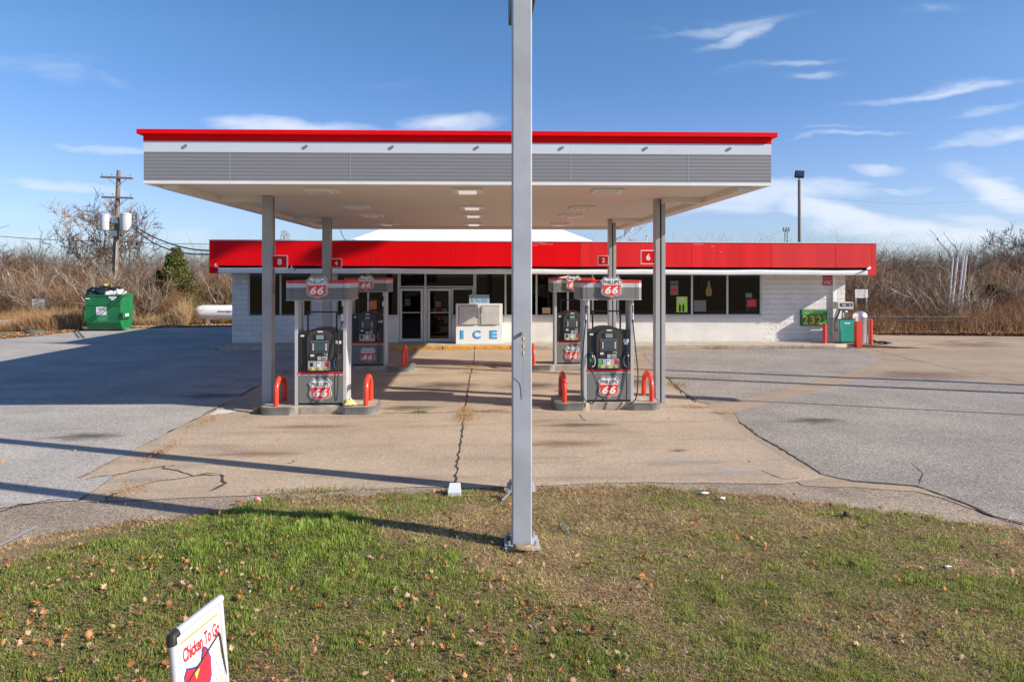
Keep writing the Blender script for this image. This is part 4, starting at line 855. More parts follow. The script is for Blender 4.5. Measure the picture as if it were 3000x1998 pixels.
# ------------------------------------------------------------------ islands
def island(x0, x1, y0, y1, label):
    e = empty('pump_island', ((x0+x1)/2, (y0+y1)/2, 0), label, 'pump island', 'raised concrete pump islands')
    L_, D_ = (x1-x0)/2, (y1-y0)/2; waist = .10
    def outline(g=0):
        pts = []; r = .20
        def arc(cx, cy, a0, a1, rr):
            for k in range(6): a = R(a0+(a1-a0)*k/5); pts.append((cx+rr*math.cos(a), cy+rr*math.sin(a)))
        l, d = L_+g, D_+g
        arc(-l+r, -d+r, 180, 270, r); 
        for k in range(7): t_ = k/6; pts.append((-l*.48+.16*t_, -d+(waist+g*.0)*(3*t_*t_-2*t_**3)))
        for k in range(7): t_ = k/6; pts.append((l*.48-.16*(1-t_), -d+(waist+g*.0)*(1-(3*t_*t_-2*t_**3))))
        arc(l-r, -d+r, 270, 360, r); arc(l-r, d-r, 0, 90, r); arc(-l+r, d-r, 90, 180, r); return pts
    b = MB(); b.prismxy(outline(-.012), -.01, .15, 0); b.build('slab', m_island, e, bevel=.012)
    o = outline(0); path = [p for p in o if True]
    n = len(path)
    for sgn in (-1, 1):
      rim = MB()
      for i in range(n):
        a, c = path[i], path[(i+1) % n]; mx_ = (a[0]+c[0])/2
        if mx_*sgn < L_*.40: continue
        ai = (a[0]*.985, a[1]*.96); ci = (c[0]*.985, c[1]*.96)
        rim.add([(a[0],a[1],-.01),(c[0],c[1],-.01),(c[0],c[1],.135),(a[0],a[1],.135),(a[0]*1.004,a[1]*1.012,.145),(c[0]*1.004,c[1]*1.012,.145),(ci[0],ci[1],.156),(ai[0],ai[1],.156)], [(0,1,2,3),(3,2,5,4),(4,5,6,7)])
      rim.build('steel_rim', m_steelrim, e, smooth=True)
    return e
island(-4.50, -2.16, 13.78, 14.72, 'concrete island with rusty steel rim under the front left pump')
island(1.48, 3.72, 14.05, 15.05, 'concrete island under the front right pump between two red hoops')
island(-4.42, -2.02, 19.65, 20.65, 'shaded concrete island under the rear left pump')
island(1.30, 3.75, 19.8, 20.8, 'concrete island under the rear right pump')
def hoop(x, ya, yb, label, x2=None):
    x2 = x if x2 is None else x2; e = empty('hoop_guard', (x, ya, .15), label, 'bollard', 'red hoop guards at the pump islands'); r = .052; H = .60-r; b = MB(); D_ = yb-ya; dx = x2-x; rr = D_/2; pts = [(0,0,-.02),(0,0,H-rr*.9)]
    for k in range(1, 12): a = math.pi*(1-k/12); pts.append((dx*(.5+.5*math.cos(a)), rr+rr*math.cos(a), H-rr*.9+rr*.9*math.sin(a)))
    pts += [(dx, D_, H-rr*.9), (dx, D_, -.02)]; b.tube(pts, r, 14); b.build('pipe', m_pipe, e, smooth=True)
hoop(-4.19, 13.95, 14.55, 'red hoop guard beside the column with sign 8')
hoop(-2.38, 13.95, 14.55, 'red hoop guard with a crumpled yellow rag beside it, right of the front left pump')
hoop(1.70, 14.2, 14.9, 'red hoop guard at the left end of the front right island')
hoop(3.54, 14.25, 14.95, 'red hoop guard between the front right pump and its column')
hoop(-2.30, 19.75, 20.45, 'small far red hoop guard in front of the yellow kerb')
hoop(1.48, 19.95, 20.6, 'dark red hoop guard left of the rear right pump, in shade')
# rag
def crumple(name, c, r, m, label, cat, flat=.6, seed=1, parent=None, sub=3, amp=.35, cuts=1):
    bm = bmesh.new(); bmesh.ops.create_icosphere(bm, subdivisions=sub, radius=1); rr = random.Random(seed)
    from mathutils import noise
    for v in bm.verts:
        n_ = noise.noise(v.co*1.7+Vector((seed*3.1,0,0)))+.5*noise.noise(v.co*4+Vector((0,seed*2.0,0))); k = 1+amp*n_*1.6; v.co = Vector((v.co.x*r[0]*k, v.co.y*r[1]*k, max(v.co.z*r[2]*k, -r[2]*.55)))
    me = bpy.data.meshes.new(name); bm.to_mesh(me); bm.free(); me.materials.append(m); o = bpy.data.objects.new(name, me); COL.objects.link(o); o.location = c
    for p in me.polygons: p.use_smooth = True
    if label: tag(o, label, cat)
    if parent: o.parent = parent
    return o
m_rag = mat('yellow_cloth', (.74,.62,.24), .9, var=.3, vscale=15)
crumple('rag', (-2.72, 13.93, .205), (.12,.09,.07), m_rag, 'crumpled yellow rag lying on the front left island', 'rag', seed=4, amp=.42)
# number signs
def nsign(px0, px1, py0, py1, Y, ch, label):
    a, c = at(px0, py1, Y), at(px1, py0, Y); w, h = c.x-a.x, c.z-a.z; e = empty('number_sign', ((a.x+c.x)/2, Y, a.z), label, 'number sign', 'pump number signs on the canopy columns')
    b = MB(); b.box(-w/2, w/2, 0, .05, 0, h, 1); b.box(-w/2+.018, w/2-.018, -.004, -.0003, .018, h-.018, 0); b.build('plate', [m_signred, m_white], e)
    t = MB(); text(t, ch, 0, h*.5, None, h*.46, -.006, 0, .003, bold=.03); t.build('lettering', m_lwhite, e)
nsign(797, 842, 748, 787, 14.5, '8', 'red plate with a white 8 on the front left canopy column')
nsign(969, 1001, 758, 785, 20.15, '4', 'red plate with a white 4 on the rear left canopy column')
nsign(1752, 1783.5, 749, 777, 20.5, '2', 'red plate with a white 2 on the rear right canopy column')
nsign(1878, 1920, 733, 774, 14.86, '6', 'red plate with a white 6 on the front right canopy column')

# ------------------------------------------------------------------ kerosene corner
kx = (AX(2455,26.05)+AX(2508,26.05))/2; kd = empty('kerosene_dispenser', (kx, 26.05, .13), 'old kerosene dispenser with teal lower cabinet and white head at the store corner', 'fuel dispenser')
m_teal = mat('teal_paint', (.03,.34,.25), .4, var=.1, vscale=3); m_cream = mat('cream_enamel', (.62,.60,.54), .4, var=.1)
b = MB(); b.box(-.29,.33,0,.45,0,.05,1); b.box(-.29,.33,-.0,.45,.05,.90,0); b.box(-.335,-.2905,.02,.43,.03,.90,2); b.box(-.345,.345,-.01,.46,.9005,.93,1); b.build('cabinet', [m_teal, m_dark, m_cream], kd, bevel=.006)
b = MB(); b.box(-.10,.12,-.002,-.0005,.74,.79); b.build('worn_decal', m_paper, kd)
b = MB(); b.box(-.20,.10,.08,.36,.931,1.30,0); b.box(-.12,-.08,.072,.0795,.98,1.16,1); b.box(-.03,.07,.072,.0795,1.18,1.25,2); b.build('neck', [mat('neck_grey', (.10,.10,.095), .5), m_btnyel, m_paper], kd)
b = MB(); b.box(-.33,.27,.04,.42,1.301,1.58,0); b.box(-.27,.245,.03,.0395,1.32,1.37,0); b.box(-.26,.24,.034,.0395,1.40,1.54,1); b.box(-.17,-.02,.028,.0335,1.43,1.50,2); b.box(.10,.16,.028,.0335,1.42,1.50,2); b.build('meter_head', [m_cream, m_screen, m_stgrey], kd, bevel=.02)
b = MB(); b.add([(-.36,.05,.86),(-.20,.05,.93),(-.18,.05,1.25),(-.25,.05,1.25),(-.36,.35,.86),(-.20,.35,.93),(-.18,.35,1.25),(-.25,.35,1.25)], [(0,1,2,3),(7,6,5,4),(0,4,5,1),(1,5,6,2),(2,6,7,3),(3,7,4,0)]); b.build('nozzle_boot', m_white, kd)
b = MB(); b.tube(smoothpath([(-.27,.03,1.24),(-.34,.0,1.1),(-.42,0,.95),(-.44,0,.86)]), .028, 8); b.tube(smoothpath([(-.44,0,.86),(-.49,.0,.7),(-.47,.0,.5),(-.40,.05,.45),(-.33,.1,.55),(-.32,.1,.66)]), .016, 7); b.build('hose', m_rubber, kd, smooth=True)
vx = AX(2524, 27.3); vc = empty('vacuum_machine', (vx, 27.3, 0), 'shiny domed steel vacuum machine behind the tallest red post', 'vacuum')
b = MB(); b.lathe([(.265,0),(.265,1.06),(.272,1.07),(.265,1.09),(.25,1.16),(.19,1.24),(.10,1.28),(0.01,1.29)], (-.06,0,0), 28); b.build('tank', mat('polished_steel', (.66,.66,.70), .34, .8, var=.1), vc, smooth=True)
b = MB(); b.cyl((.26,-.12,.0),(.26,-.12,.98), .05, 10); b.build('post', m_stgrey, vc)
b = MB(); b.tube(smoothpath([(.21,-.2,.96),(.27,-.24,.8),(.28,-.26,.5),(.30,-.3,.16),(.5,-.45,.04),(.85,-.35,.04),(.92,-.1,.04),(.7,.02,.05),(.4,-.2,.06),(.75,-.5,.06),(.98,-.42,.05)]), .035, 9); b.build('hose', m_rubber, vc, smooth=True)
def post(px, py, pt, Y, z, w, square, label):
    x = AX(px, Y); e = empty('red_bollard', (x, Y, z), label, 'bollard', 'red bollards round the kerosene dispenser'); h = at(px, pt, Y).z-z; b = MB()
    if square: b.box(-w/2, w/2, -w/2, w/2, -.02, h)
    else: b.lathe([(w/2,-.02),(w/2,h-.015),(w/2-.015,h)], (0,0,0), 16)
    b.build('post', m_pipe, e, bevel=.006 if square else 0, smooth=not square)
post(2415.5, 1007, 948, 25.95, .13, .155, False, 'round red post left of the teal dispenser under the price sign')
post(2513, 1020, 941, 25.75, 0, .20, True, 'thick square red post in front of the teal dispenser')
post(2551, 1013, 935, 26.6, 0, .135, False, 'slim round red post right of the silver vacuum machine')

# ------------------------------------------------------------------ dumpster yard, left
dY = 33.7; dx0, dx1 = AX(250,dY), AX(353,dY); dw = dx1-dx0; dz = AZ(864.5,dY,300); du = empty('dumpster', ((dx0+dx1)/2, dY, 0), 'green steel dumpster heaped with rubbish bags at the edge of the lot', 'dumpster')
m_dg = mat('dumpster_green', (.008,.155,.05), .42, var=.25, vscale=2.5, fine=.06); m_dgl = mat('dumpster_green_worn', (.05,.24,.12), .5, var=.2, vscale=6)
H = dz; b = MB(); hw = dw/2; prof = [(0,.42),(.0,H),(1.15,H),(1.15,.42),(.95,.08),(.22,.08)]
n_ = len(prof); b.add([(-hw, y, z) for y, z in prof]+[(hw, y, z) for y, z in prof], [tuple(range(n_)), tuple(range(2*n_-1, n_-1, -1))]+[(i, i+n_, (i+1)%n_+n_, (i+1)%n_) for i in range(n_) if i != 1], 0)
b.box(-hw+.05, hw-.05, .05, 1.10, H-.25, H-.22, 1)
b.box(-hw-.02, hw+.02, -.03, -.001, H-.06, H+.01, 0); b.box(-hw-.01, hw+.01, -.022, -.001, H-.50, H-.46, 0); b.box(-hw-.01, hw+.01, -.022, -.001, .42, .46, 0); b.box(hw+.001, hw+.03, 0, 1.15, H-.06, H+.01, 0); b.box(hw+.001, hw+.02, 0, 1.15, H-.78, H-.75, 0); b.box(-hw*.30, hw*.25, -.004, -.0005, .5, H-.52, 2)
du_b = b.build('body', [m_dg, m_dark, m_dgl], du)
for s_ in (-1, 1):
    q = MB(); xx_ = s_*(hw+.07); q.box(xx_-.07, xx_+.07, -.04, .75, .62, .92, 0); q.box(xx_-.045, xx_+.045, -.046, -.041, .66, .88, 1); q.build('fork_pocket', [m_dg, m_dark], du, bevel=.006)
b = MB(); b.box(-.32,.16,-.012,-.0045,.80,1.18,0); b.box(hw-.55,hw-.18,-.028,-.0225,H-.16,H-.08,0); b.box(hw-.45,hw-.28,-.028,-.0225,H-.25,H-.18,0); b.box(-hw+.02,-hw+.22,-.028,-.0225,H-.2,H-.15,0); b.box(hw+.141,hw+.146,.18,.5,.72,.84,0)
text(b, 'W', -.15, 1.08, .17, .11, -.0135, 1, .002, bold=.05); text(b, 'M', .03, 1.08, .17, .11, -.0135, 2, .002, bold=.05); b.build('sticker', [m_paper, mat('logo_green',(.05,.25,.08),.5), mat('logo_yellow',(.75,.48,.03),.5)], du)
m_bag = mat('black_bag_plastic', (.012,.012,.014), .22, spec=.7); m_bagw = mat('white_bag_plastic', (.72,.70,.66), .35)
cxd = (dx0+dx1)/2
for i, (dx, dy, dzz, r, m, lab) in enumerate(((-.62,.35,.12,(.34,.35,.26),m_bag,'shiny black rubbish bag at the left end of the heap'),(-.15,.45,.18,(.42,.4,.28),m_bag,'largest black rubbish bag in the middle of the heap'),(.30,.60,.16,(.33,.35,.24),m_bag,'black rubbish bag behind the white ones on the dumpster'),(.20,.25,.06,(.28,.22,.17),m_bagw,'low white rubbish bag at the dumpster front edge'),(.62,.3,.08,(.30,.26,.20),m_bagw,'bulging white rubbish bag at the right end of the heap'))):
    crumple('rubbish_bag', (cxd+dx, dY+dy, H+dzz-.02), r, m, lab, 'rubbish bag', seed=i+2, amp=.28)['group'] = 'rubbish bags heaped on the dumpster'
crumple('yellow_wrapper', (cxd-.12, dY+.45, H+.47), (.10,.06,.05), m_btnyel, 'small yellow wrapper on top of the black bags', 'litter', seed=9)
# utility pole
uY = 44; pb = gp(331, 930).copy(); ub = Vector((AX(331,uY), uY, 0)); utop = at(348, 500, uY)
up = empty('utility_pole', ub, 'leaning wooden utility pole with two crossarms and grey transformers behind the dumpster', 'utility pole')
m_wood = mat('pole_wood', (.19,.145,.105), .9, var=.35, vscale=3, stretch=(4,4,.3), fine=.2); m_trans = mat('transformer_grey', (.50,.53,.57), .4, var=.06)
def U(px, py, dy=0): q = at(px, py, uY+dy)-ub; return (q.x, dy, q.z)
b = MB(); t_ = utop-ub; b.tube([(0,0,-.2), (t_.x*.5,0,t_.z*.5), (t_.x,0,t_.z)], [.19,.16,.12], 12); b.build('pole', m_wood, up, smooth=True)
for px0, py0, px1, py1 in ((295,519,389,523),(298,578,390,581)):
    b = MB(); p, q = U(px0,py0,-.15), U(px1,py1,-.15); b.add([(p[0],-.2,p[2]-.06),(q[0],-.2,q[2]-.06),(q[0],-.09,q[2]-.06),(p[0],-.09,p[2]-.06),(p[0],-.2,p[2]+.06),(q[0],-.2,q[2]+.06),(q[0],-.09,q[2]+.06),(p[0],-.09,p[2]+.06)], [(0,3,2,1),(4,5,6,7),(0,1,5,4),(1,2,6,5),(2,3,7,6),(3,0,4,7)])
    mid = U((px0+px1)/2+3, py0+26, -.17); m1 = U(px0+20, py0+4, -.21); m2 = U(px1-18, py1+3, -.21); b.cyl(m1, mid, .02, 6); b.cyl(m2, mid, .02, 6); arm = b.build('crossarm', m_wood, up)
    for f in (.04, .35, .93):
        i_ = MB(); x = p[0]+(q[0]-p[0])*f; z = p[2]+(q[2]-p[2])*f+.061; i_.lathe([(.02,0),(.02,.08),(.05,.09),(.03,.13),(.05,.15),(.02,.2)], (x,-.145,z), 8); i_.build('insulator', m_galv, arm)
for px0, px1, py0, py1 in ((296,323,628,675),(355,387,626,677)):
    a, c = U(px0,py1,-.25), U(px1,py0,-.25); b = MB(); r = (c[0]-a[0])/2; cx_ = (a[0]+c[0])/2; hh = c[2]-a[2]; b.lathe([(r*.9,0),(r*.95,.04),(r*.95,hh-.1),(r*1.02,hh-.09),(r*1.02,hh-.04),(r*.8,hh),(r*.2,hh+.04)], (cx_,-.35,a[2]), 20); tr = b.build('transformer', m_trans, up, smooth=True)
    b = MB()
    for dx in (-.1,.12): b.lathe([(.04,0),(.06,.05),(.03,.1),(.05,.15),(.02,.22)], (cx_+dx,-.35,c[2]), 8)
    b.cyl((cx_, -.2, a[2]+hh*.7), (U(341,640)[0], 0, a[2]+hh*.7), .05, 6); b.build('bushing', m_galv, tr)
b = MB(); b.box(U(333,0)[0], U(347,0)[0], -.30, -.17, U(0,693)[2], U(0,676)[2]); b.box(U(334,0)[0],U(349,0)[0],-.28,-.13,U(0,655)[2],U(0,632)[2]); b.cyl(U(341,708,-.18), U(335.5,840,-.2), .03, 6); b.cyl((U(337,843)[0],-.2,U(0,843)[2]), (U(334,870)[0],-.2,0), .03,6); b.build('meter_box', m_galv, up, bevel=.01)
# overhead cables
def wire(name, pts, r, label, group='overhead cables'):
    b = MB(); b.tube(smoothpath(pts, 8), r, 5); o = b.build(name, m_rubber); tag(o, label, 'cable', group)
wire('overhead_cable', [at(385,657,43.9), at(440,690,40.5), at(501,715,36), at(560,730,32), at(612,735,28)], .035, 'upper black service cable sagging from the transformers to the red fascia')
wire('overhead_cable', [at(385,664,43.9), at(440,706,40.5), at(500,733,36), at(555,744,32), at(612,746,28)], .035, 'lower black service cable sagging from the transformers to the red fascia')
wire('overhead_cable', [at(-40,690,44), at(150,703,44), at(341,708,44)], .02, 'thin cable running left from the utility pole across the treetops')
wire('overhead_cable', [at(341,708,44), at(480,714,46), at(620,716,48)], .02, 'thin cable running right from the utility pole toward the store roof')
wire('overhead_cable', [at(995,664,24.3), at(1003,690,25), at(1015,704,25.9), at(1040,703,25.9)], .012, 'short loose cable dangling between the canopy back and the store roof')
# propane tank
tY = 38.6; tz0, tz1 = AZ(937,tY,620), AZ(894,tY,620); r = (tz1-tz0)/2; tx = AX(568,tY); pt = empty('propane_tank', (tx+2.2, tY, 0), 'long white propane tank lying beyond the lot, cut off by the store corner', 'propane tank'); b = MB()
pr = [(.02,-2.2),(.2,-2.18),(r*.7,-2.05),(r*.93,-1.9),(r,-1.7),(r,1.7),(r*.93,1.9),(r*.7,2.05),(.2,2.18),(.02,2.2)]; b.lathe(pr, (0,0,(tz0+tz1)/2), 28, axis='x'); b.build('tank', mat('tank_white', (.78,.78,.77), .4, var=.08, vscale=2), pt, smooth=True)
b = MB(); b.lathe([(.12,0),(.12,.08),(.06,.14)], (.2,0,tz1-.03), 12); b.box(-1.4,-1.25,-.3,.3,0,tz0+.1); b.box(1.25,1.4,-.3,.3,0,tz0+.1); b.build('support', m_galv, pt)
b = MB(); text(b, 'Amerigas', -.35, (tz0+tz1)/2+.08, .8, .14, -r-.002, 0, .01, shear=.2); b.build('lettering', m_char, pt)
# notice signs
def notice(px0, px1, py0, py1, Y, pyb, label, lines, two=False):
    a, c = at(px0, py1, Y), at(px1, py0, Y); w, h = c.x-a.x, c.z-a.z; e = empty('notice_sign', ((a.x+c.x)/2, Y, 0), label, 'sign', 'white notice signs at the edge of the brush'); b = MB(); b.box(-w/2, w/2, -.02, .0, a.z, c.z, 0)
    for k in range(lines):
        zz = c.z-h*(.16+.76*k/lines); ww = w*random.uniform(.5,.8)/2; b.box(-ww, ww, -.024, -.0205, zz-h*.022, zz+h*.022, 1)
    b.build('panel', [m_paper, m_stgrey], e); b = MB()
    for x in ((-w*.42, w*.42) if two else (0.04,)): b.box(x-.035, x+.035, .001, .06, 0, c.z-.03)
    b.build('post', m_paper if not two else m_galv, e)
notice(94.5, 131, 876, 907.5, 37.5, 945, 'square white notice sign on a white post by the left brush', 6)
notice(2505, 2542, 848, 873, 35.5, 945, 'white lined notice sign in the brush right of the store', 5, True)
# guardrails
m_grail = mat('weathered_rail', (.36,.38,.37), .6, .4, var=.35, vscale=2)
m_rdark = mat('dark_weathered_rail', (.07,.075,.075), .7, var=.4, vscale=2)
def guardrail(p0, p1, z, h, label, m, np_=6):
    p0, p1 = Vector(p0), Vector(p1); e = empty('guardrail', (p0.x, p0.y, 0), label, 'guardrail', 'old guardrails at the lot edge'); d = p1-p0; L_ = d.length; e.rotation_euler = (0,0,math.atan2(d.y, d.x)); b = MB()
    prof = [(0,0),(-.05,.05),(-.05,.11),(0,.15),(0,.17),(-.05,.21),(-.05,.27),(0,.32),(.015,.32),(-.03,.27),(-.03,.21),(.015,.17),(.015,.15),(-.03,.11),(-.03,.05),(.015,0)]; k = h/.32
    n = len(prof); b.add([(0,y,z+q*k) for y,q in prof]+[(L_,y,z+q*k) for y,q in prof], [(i,(i+1)%n,(i+1)%n+n,i+n) for i in range(n)]); b.build('rail', m, e)
    for i in range(np_):
        q = MB(); x = L_*(i+.5)/np_; q.box(x-.06,x+.06,.02,.16,-.1,z+h*.9); q.build('post', m_wood, e)
guardrail((AX(2520,33.5),33.5), (AX(2830,33.0),33.0), .40, .30, 'dark guardrail half sunk in brush right of the store', m_rdark, 5)
guardrail((AX(-60,35.2),34.6), (AX(116,36.5),36.5), .18, .26, 'pale weathered guardrail at the far left edge of the lot', m_grail, 4)
guardrail((AX(2872,52),52), (AX(3060,52),52), .25, .5, 'distant metal railing in the brush at the far right', m_grail, 5)
ty = empty('tire', (gp(103,981).x, gp(103,981).y, 0), 'flat grey tire lying at the left lot edge below the notice sign', 'tire'); b = MB(); b.lathe([(.20,.02),(.34,.0),(.40,.06),(.40,.15),(.34,.21),(.20,.19)], (0,0,0), 28); b.build('rubber', mat('old_tire', (.10,.10,.085), .8), ty, smooth=True)
# leaning white poles
m_wp = mat('galvanised_pole', (.62,.60,.64), .45, .3, var=.12, vscale=6)
for (a, c, m, lab) in (((2775.5,945),(2792,755.5),m_wp,'first leaning white pole from the left in the right brush'),((2783,945),(2805.7,755.5),m_wp,'second leaning white pole from the left in the right brush'),((2801,958),(2823.5,750.4),m_wp,'third leaning white pole, close to the fourth'),((2811,959),(2832,748),m_wp,'fourth and thickest leaning white pole'),((2826,950),(2840.8,749),mat('rusty_pole',(.16,.10,.06),.8),'rusty brown pole right of the leaning white poles')):
    Y = 35; g = at(*a, Y); t_ = at(*c, Y); o = empty('leaning_pole', (g.x, Y, 0), lab, 'pole', 'leaning poles in the brush'); b = MB(); b.tube([(-(t_.x-g.x)*.05,0,-.05), (t_.x-g.x, 0, t_.z)], .042, 10); b.build('pipe', m, o, smooth=True)
# lamp post behind the store, distant mast
lp = empty('tall_post', (AX(2343.5,40.5), 40.5, 0), 'wooden lamp post with one tilted floodlight rising behind the store', 'lamp post'); zt = at(2341,528,40.5).z; b = MB(); b.tube([(0,0,0),(-.04,0,zt)], [.12,.085], 10); b.build('pole', mat('weathered_grey_wood', (.22,.20,.18), .9, var=.3, vscale=3, stretch=(4,4,.3)), lp, smooth=True)
b = MB(); b.box(-.26,.26,-.20,.02,0,.40,0); b.box(-.21,.21,-.212,-.2005,.05,.35,1); b.box(-.03,.03,-.1,-.04,-.14,0,0); fl = b.build('floodlight', [mat('lamp_bronze',(.05,.04,.035),.5), m_screen], lp, bevel=.02); fl.location = (-.06,0,zt+.12); fl.rotation_euler = (R(-14), R(6), R(-18))
wire('overhead_cable', [at(2344,575,40.5), at(2500,588,42), at(2700,597,45), at(3050,580,50)], .004, 'faint cable crossing the clouds right of the lamp post')
mY = 170; rm = empty('radio_mast', (AX(2303,mY), mY, 0), 'tiny distant lattice radio mast left of the lamp post', 'mast'); b = MB(); zt = at(2303,672,mY).z
for s_ in (-.35,.35): b.cyl((s_,0,0),(s_,0,zt),.07,4)
for k in range(28): z = zt*k/28; b.cyl((-.35 if k%2 else .35,0,z),(.35 if k%2 else -.35,0,z+zt/28),.05,4)
for s_ in (-.7,0,.7): b.box(s_-.1,s_+.1,-.1,.1,zt-.6,zt+.5)
b.build('lattice', m_rdark, rm)
# tall two-legged roadside sign standing outside the view to the right; its shadow crosses the lot and the store front
hs_ = empty('roadside_sign', (24, 13, 0), 'very tall two-legged roadside sign outside the view at the right', 'sign')
sunv = Vector((math.cos(AZI)/math.tan(ELE), -math.sin(AZI)/math.tan(ELE), 1.0))
def back(p, x): # follow the sun ray from p up to world x
    t = (x-p[0])/sunv.x; return Vector(p)+sunv*t
for pa in (gp(2700,1115), gp(2700,1139)):
    q = pa+Vector((sunv.x, sunv.y, 0)).normalized()*((24-pa.x)/math.cos(AZI)); b = MB(); b.tube([(q.x,q.y,-.2),(q.x,q.y,20.5)], [.13,.11], 12); cb(b, 'leg', m_galv, hs_, smooth=True)
def cabinet(P, th, name='cabinet'):  # panel outline shaped by tracing the wanted fascia shadow back to the sun
    Q = [back(p, 24+i_) for p, i_ in P]; b = MB(); n_ = len(Q); off = Vector((-.1,.3,0)); b.add([tuple(q) for q in Q]+[tuple(q+off) for q in Q], [tuple(range(n_)), tuple(range(2*n_-1,n_-1,-1))]+[(i,i+n_,(i+1)%n_+n_,(i+1)%n_) for i in range(n_)]); cb(b, name, m_white, hs_)
FY = YFs
cabinet([(at(900,790,FY),-1.0),(at(1115,722,FY),.9),(at(1110,690,FY),.9),(at(870,755,FY),-1.2)], .3)
cabinet([(at(590,790,FY),-3.2),(at(655,745,FY),-2.6),(at(700,730,FY),-2.3),(at(720,690,FY),-2.0),(at(590,690,FY),-3.2)], .3)
cabinet([(at(700,725,FY),-2.29),(at(850,712,FY),-1.3),(at(850,690,FY),-1.3),(at(721,690,FY),-2.0)], .3)
q = Vector(gp(2860,1208)[:2])+Vector((math.cos(AZI),-math.sin(AZI)))*3.2; e = empty('tall_post', (q.x, q.y, 0), 'slender unseen sign post right of the view, added for its shadow', 'post'); b = MB(); b.cyl((0,0,0),(0,0,6.6),.045,8); b.box(-.05,.05,-.2,.25,4.3,6.5); b.build('post', m_galv, e)  # unseen post without a lamp, put in to cast a shadow over the lot
# ------------------------------------------------------------------ sign pylon in the foreground
py = empty('sign_pylon', (.45, 7.9, 0), 'tall grey steel sign pylon on two posts standing in the lawn', 'sign pylon')
m_pole = mat('pylon_grey_paint', (.40,.42,.455), .5, var=.16, vscale=1.5, fine=.07, fscale=120)
m_rust = mat('rusty_steel', (.20,.09,.045), .85, var=.4, vscale=20)
def pylon_post(px0, px1, Y, zb):
    x0, x1 = AX(px0, Y), AX(px1, Y); w = x1-x0; e_ = py; xc = (x0+x1)/2; b = MB(); b.box(x0, x1, Y, Y+w, zb, 7.6)
    o = cb(b, 'post', m_pole, py, bevel=.012, seg=3)
    b = MB(); s_ = .178; b.box(xc-s_, xc+s_, Y+w/2-s_, Y+w/2+s_, zb-.025, zb); cb(b, 'base_plate', m_pole, py, bevel=.003)
    for dx in (-1, 1):
        for dy in (-1, 1):
            q = MB(); x, y = xc+dx*(s_-.045), Y+w/2+dy*(s_-.045); q.cyl((x,y,-.06),(x,y,zb-.0255), .014, 8, 1); q.cyl((x,y,zb),(x,y,zb+.02), .022, 6, 0); q.cyl((x,y,zb+.0205),(x,y,zb+.055), .013, 8, 0); cb(q, 'bolt', [m_galv, m_rust], py)
    return xc
pylon_post(1501, 1558.5, 6.92, .085)
pylon_post(1503, 1552, 8.80, .06)
q = MB(); q.prismxz([(.318,5.97),(.605,5.97),(.605,8.6),(.318,8.6)], 7.25, 8.65, 0); cb(q, 'sign_cabinet', mat('sign_green',(.006,.04,.03),.4), py, bevel=.02)
b = MB(); xh = AX(1530.5, 6.9); z0_, z1_ = AZ(1043,6.9,1530), AZ(973,6.9,1530); b.box(xh-.012, xh+.008, 6.80, 6.82, z0_, z1_, 1); b.box(xh-.012, xh+.006, 6.82, 6.9195, z1_-.03, z1_, 0)
for k in range(3): zz = z0_+(z1_-z0_)*(.12+.3*k); b.cyl((xh+.0,6.795,zz),(xh,6.795,zz+.03),.014,8,1)
cb(b, 'hinge_bracket', [m_rust, mat('brass_bracket',(.50,.42,.30),.5,.3)], py)
b = MB(); b.tube(smoothpath([(xh+.004,6.80,z0_),(xh+.006,6.86,z0_-.1),(xh+.008,6.905,z0_-.25),(xh+.013,6.912,z0_-.43)]), .0022, 5); cb(b, 'loose_wire', m_galv, py)
crumple('nest_debris', (.40, 6.84, .10), (.12,.05,.025), mat('nest_straw',(.30,.22,.14),.95,var=.4,vscale=30), 'dried mud and straw on the pylon base plate', 'debris', seed=3, amp=.5)
# junction box
jb = empty('junction_box', (AX(1332,8.78), 8.78, 0), 'small grey metal box on the ground at the pavement edge left of the pylon', 'junction box'); b = MB(); b.add([(-.085,-.09,0),(.085,-.09,0),(.08,.09,0),(-.08,.09,0),(-.085,-.09,.06),(.085,-.09,.06),(.07,.09,.13),(-.07,.09,.13)], [(0,3,2,1),(4,5,6,7),(0,1,5,4),(1,2,6,5),(2,3,7,6),(3,0,4,7)]); b.build('housing', mat('box_grey',(.60,.64,.66),.4), jb, bevel=.004)
g = gp(1495,1465); bs = empty('bent_bracket', (.33, 8.55, .02), 'bent metal strap lying at the foot of the rear pylon post', 'scrap metal'); b = MB(); b.tube(smoothpath([(-.10,-.12,.02),(-.02,-.02,.06),(.04,.05,.10)]), .012, 6); b.box(-.05,-.02,.02,.06,.0,.12); b.build('strap', m_galv, bs)
# A-frame sign
af = empty('pavement_sign', (-1.55, 3.72, 0), 'white sandwich board sign reading Chicken To Go with rounded silver frame', 'sandwich board')
m_fr = mat('silver_frame', (.62,.66,.70), .35, .35); m_poster = mat('poster_white', (.80,.80,.80), .35); m_capb = mat('corner_black', (.03,.03,.03), .35)
A = at(500, 1862, 3.36); B = at(648, 1748, 3.80)   # top corners
zt = .92; A = gp(505, 1862, zt); B = gp(646, 1752, zt)
ax = (B-A); ax.z = 0; Wd = ax.length; ax.normalize(); nrm = Vector((ax.y, -ax.x, 0)) # faces +x
if nrm.x < 0: nrm = -nrm
tilt = R(5); dn = (Vector((0,0,-1))*math.cos(tilt)+nrm*math.sin(tilt)); fn_ = nrm*math.cos(tilt)+Vector((0,0,1))*math.sin(tilt)
HL = zt/math.cos(tilt)-.01
def F3(u, v, w=0): return A+ax*u+dn*v+fn_*w-Vector(af.location)   # u along the top, v down the face, w outward
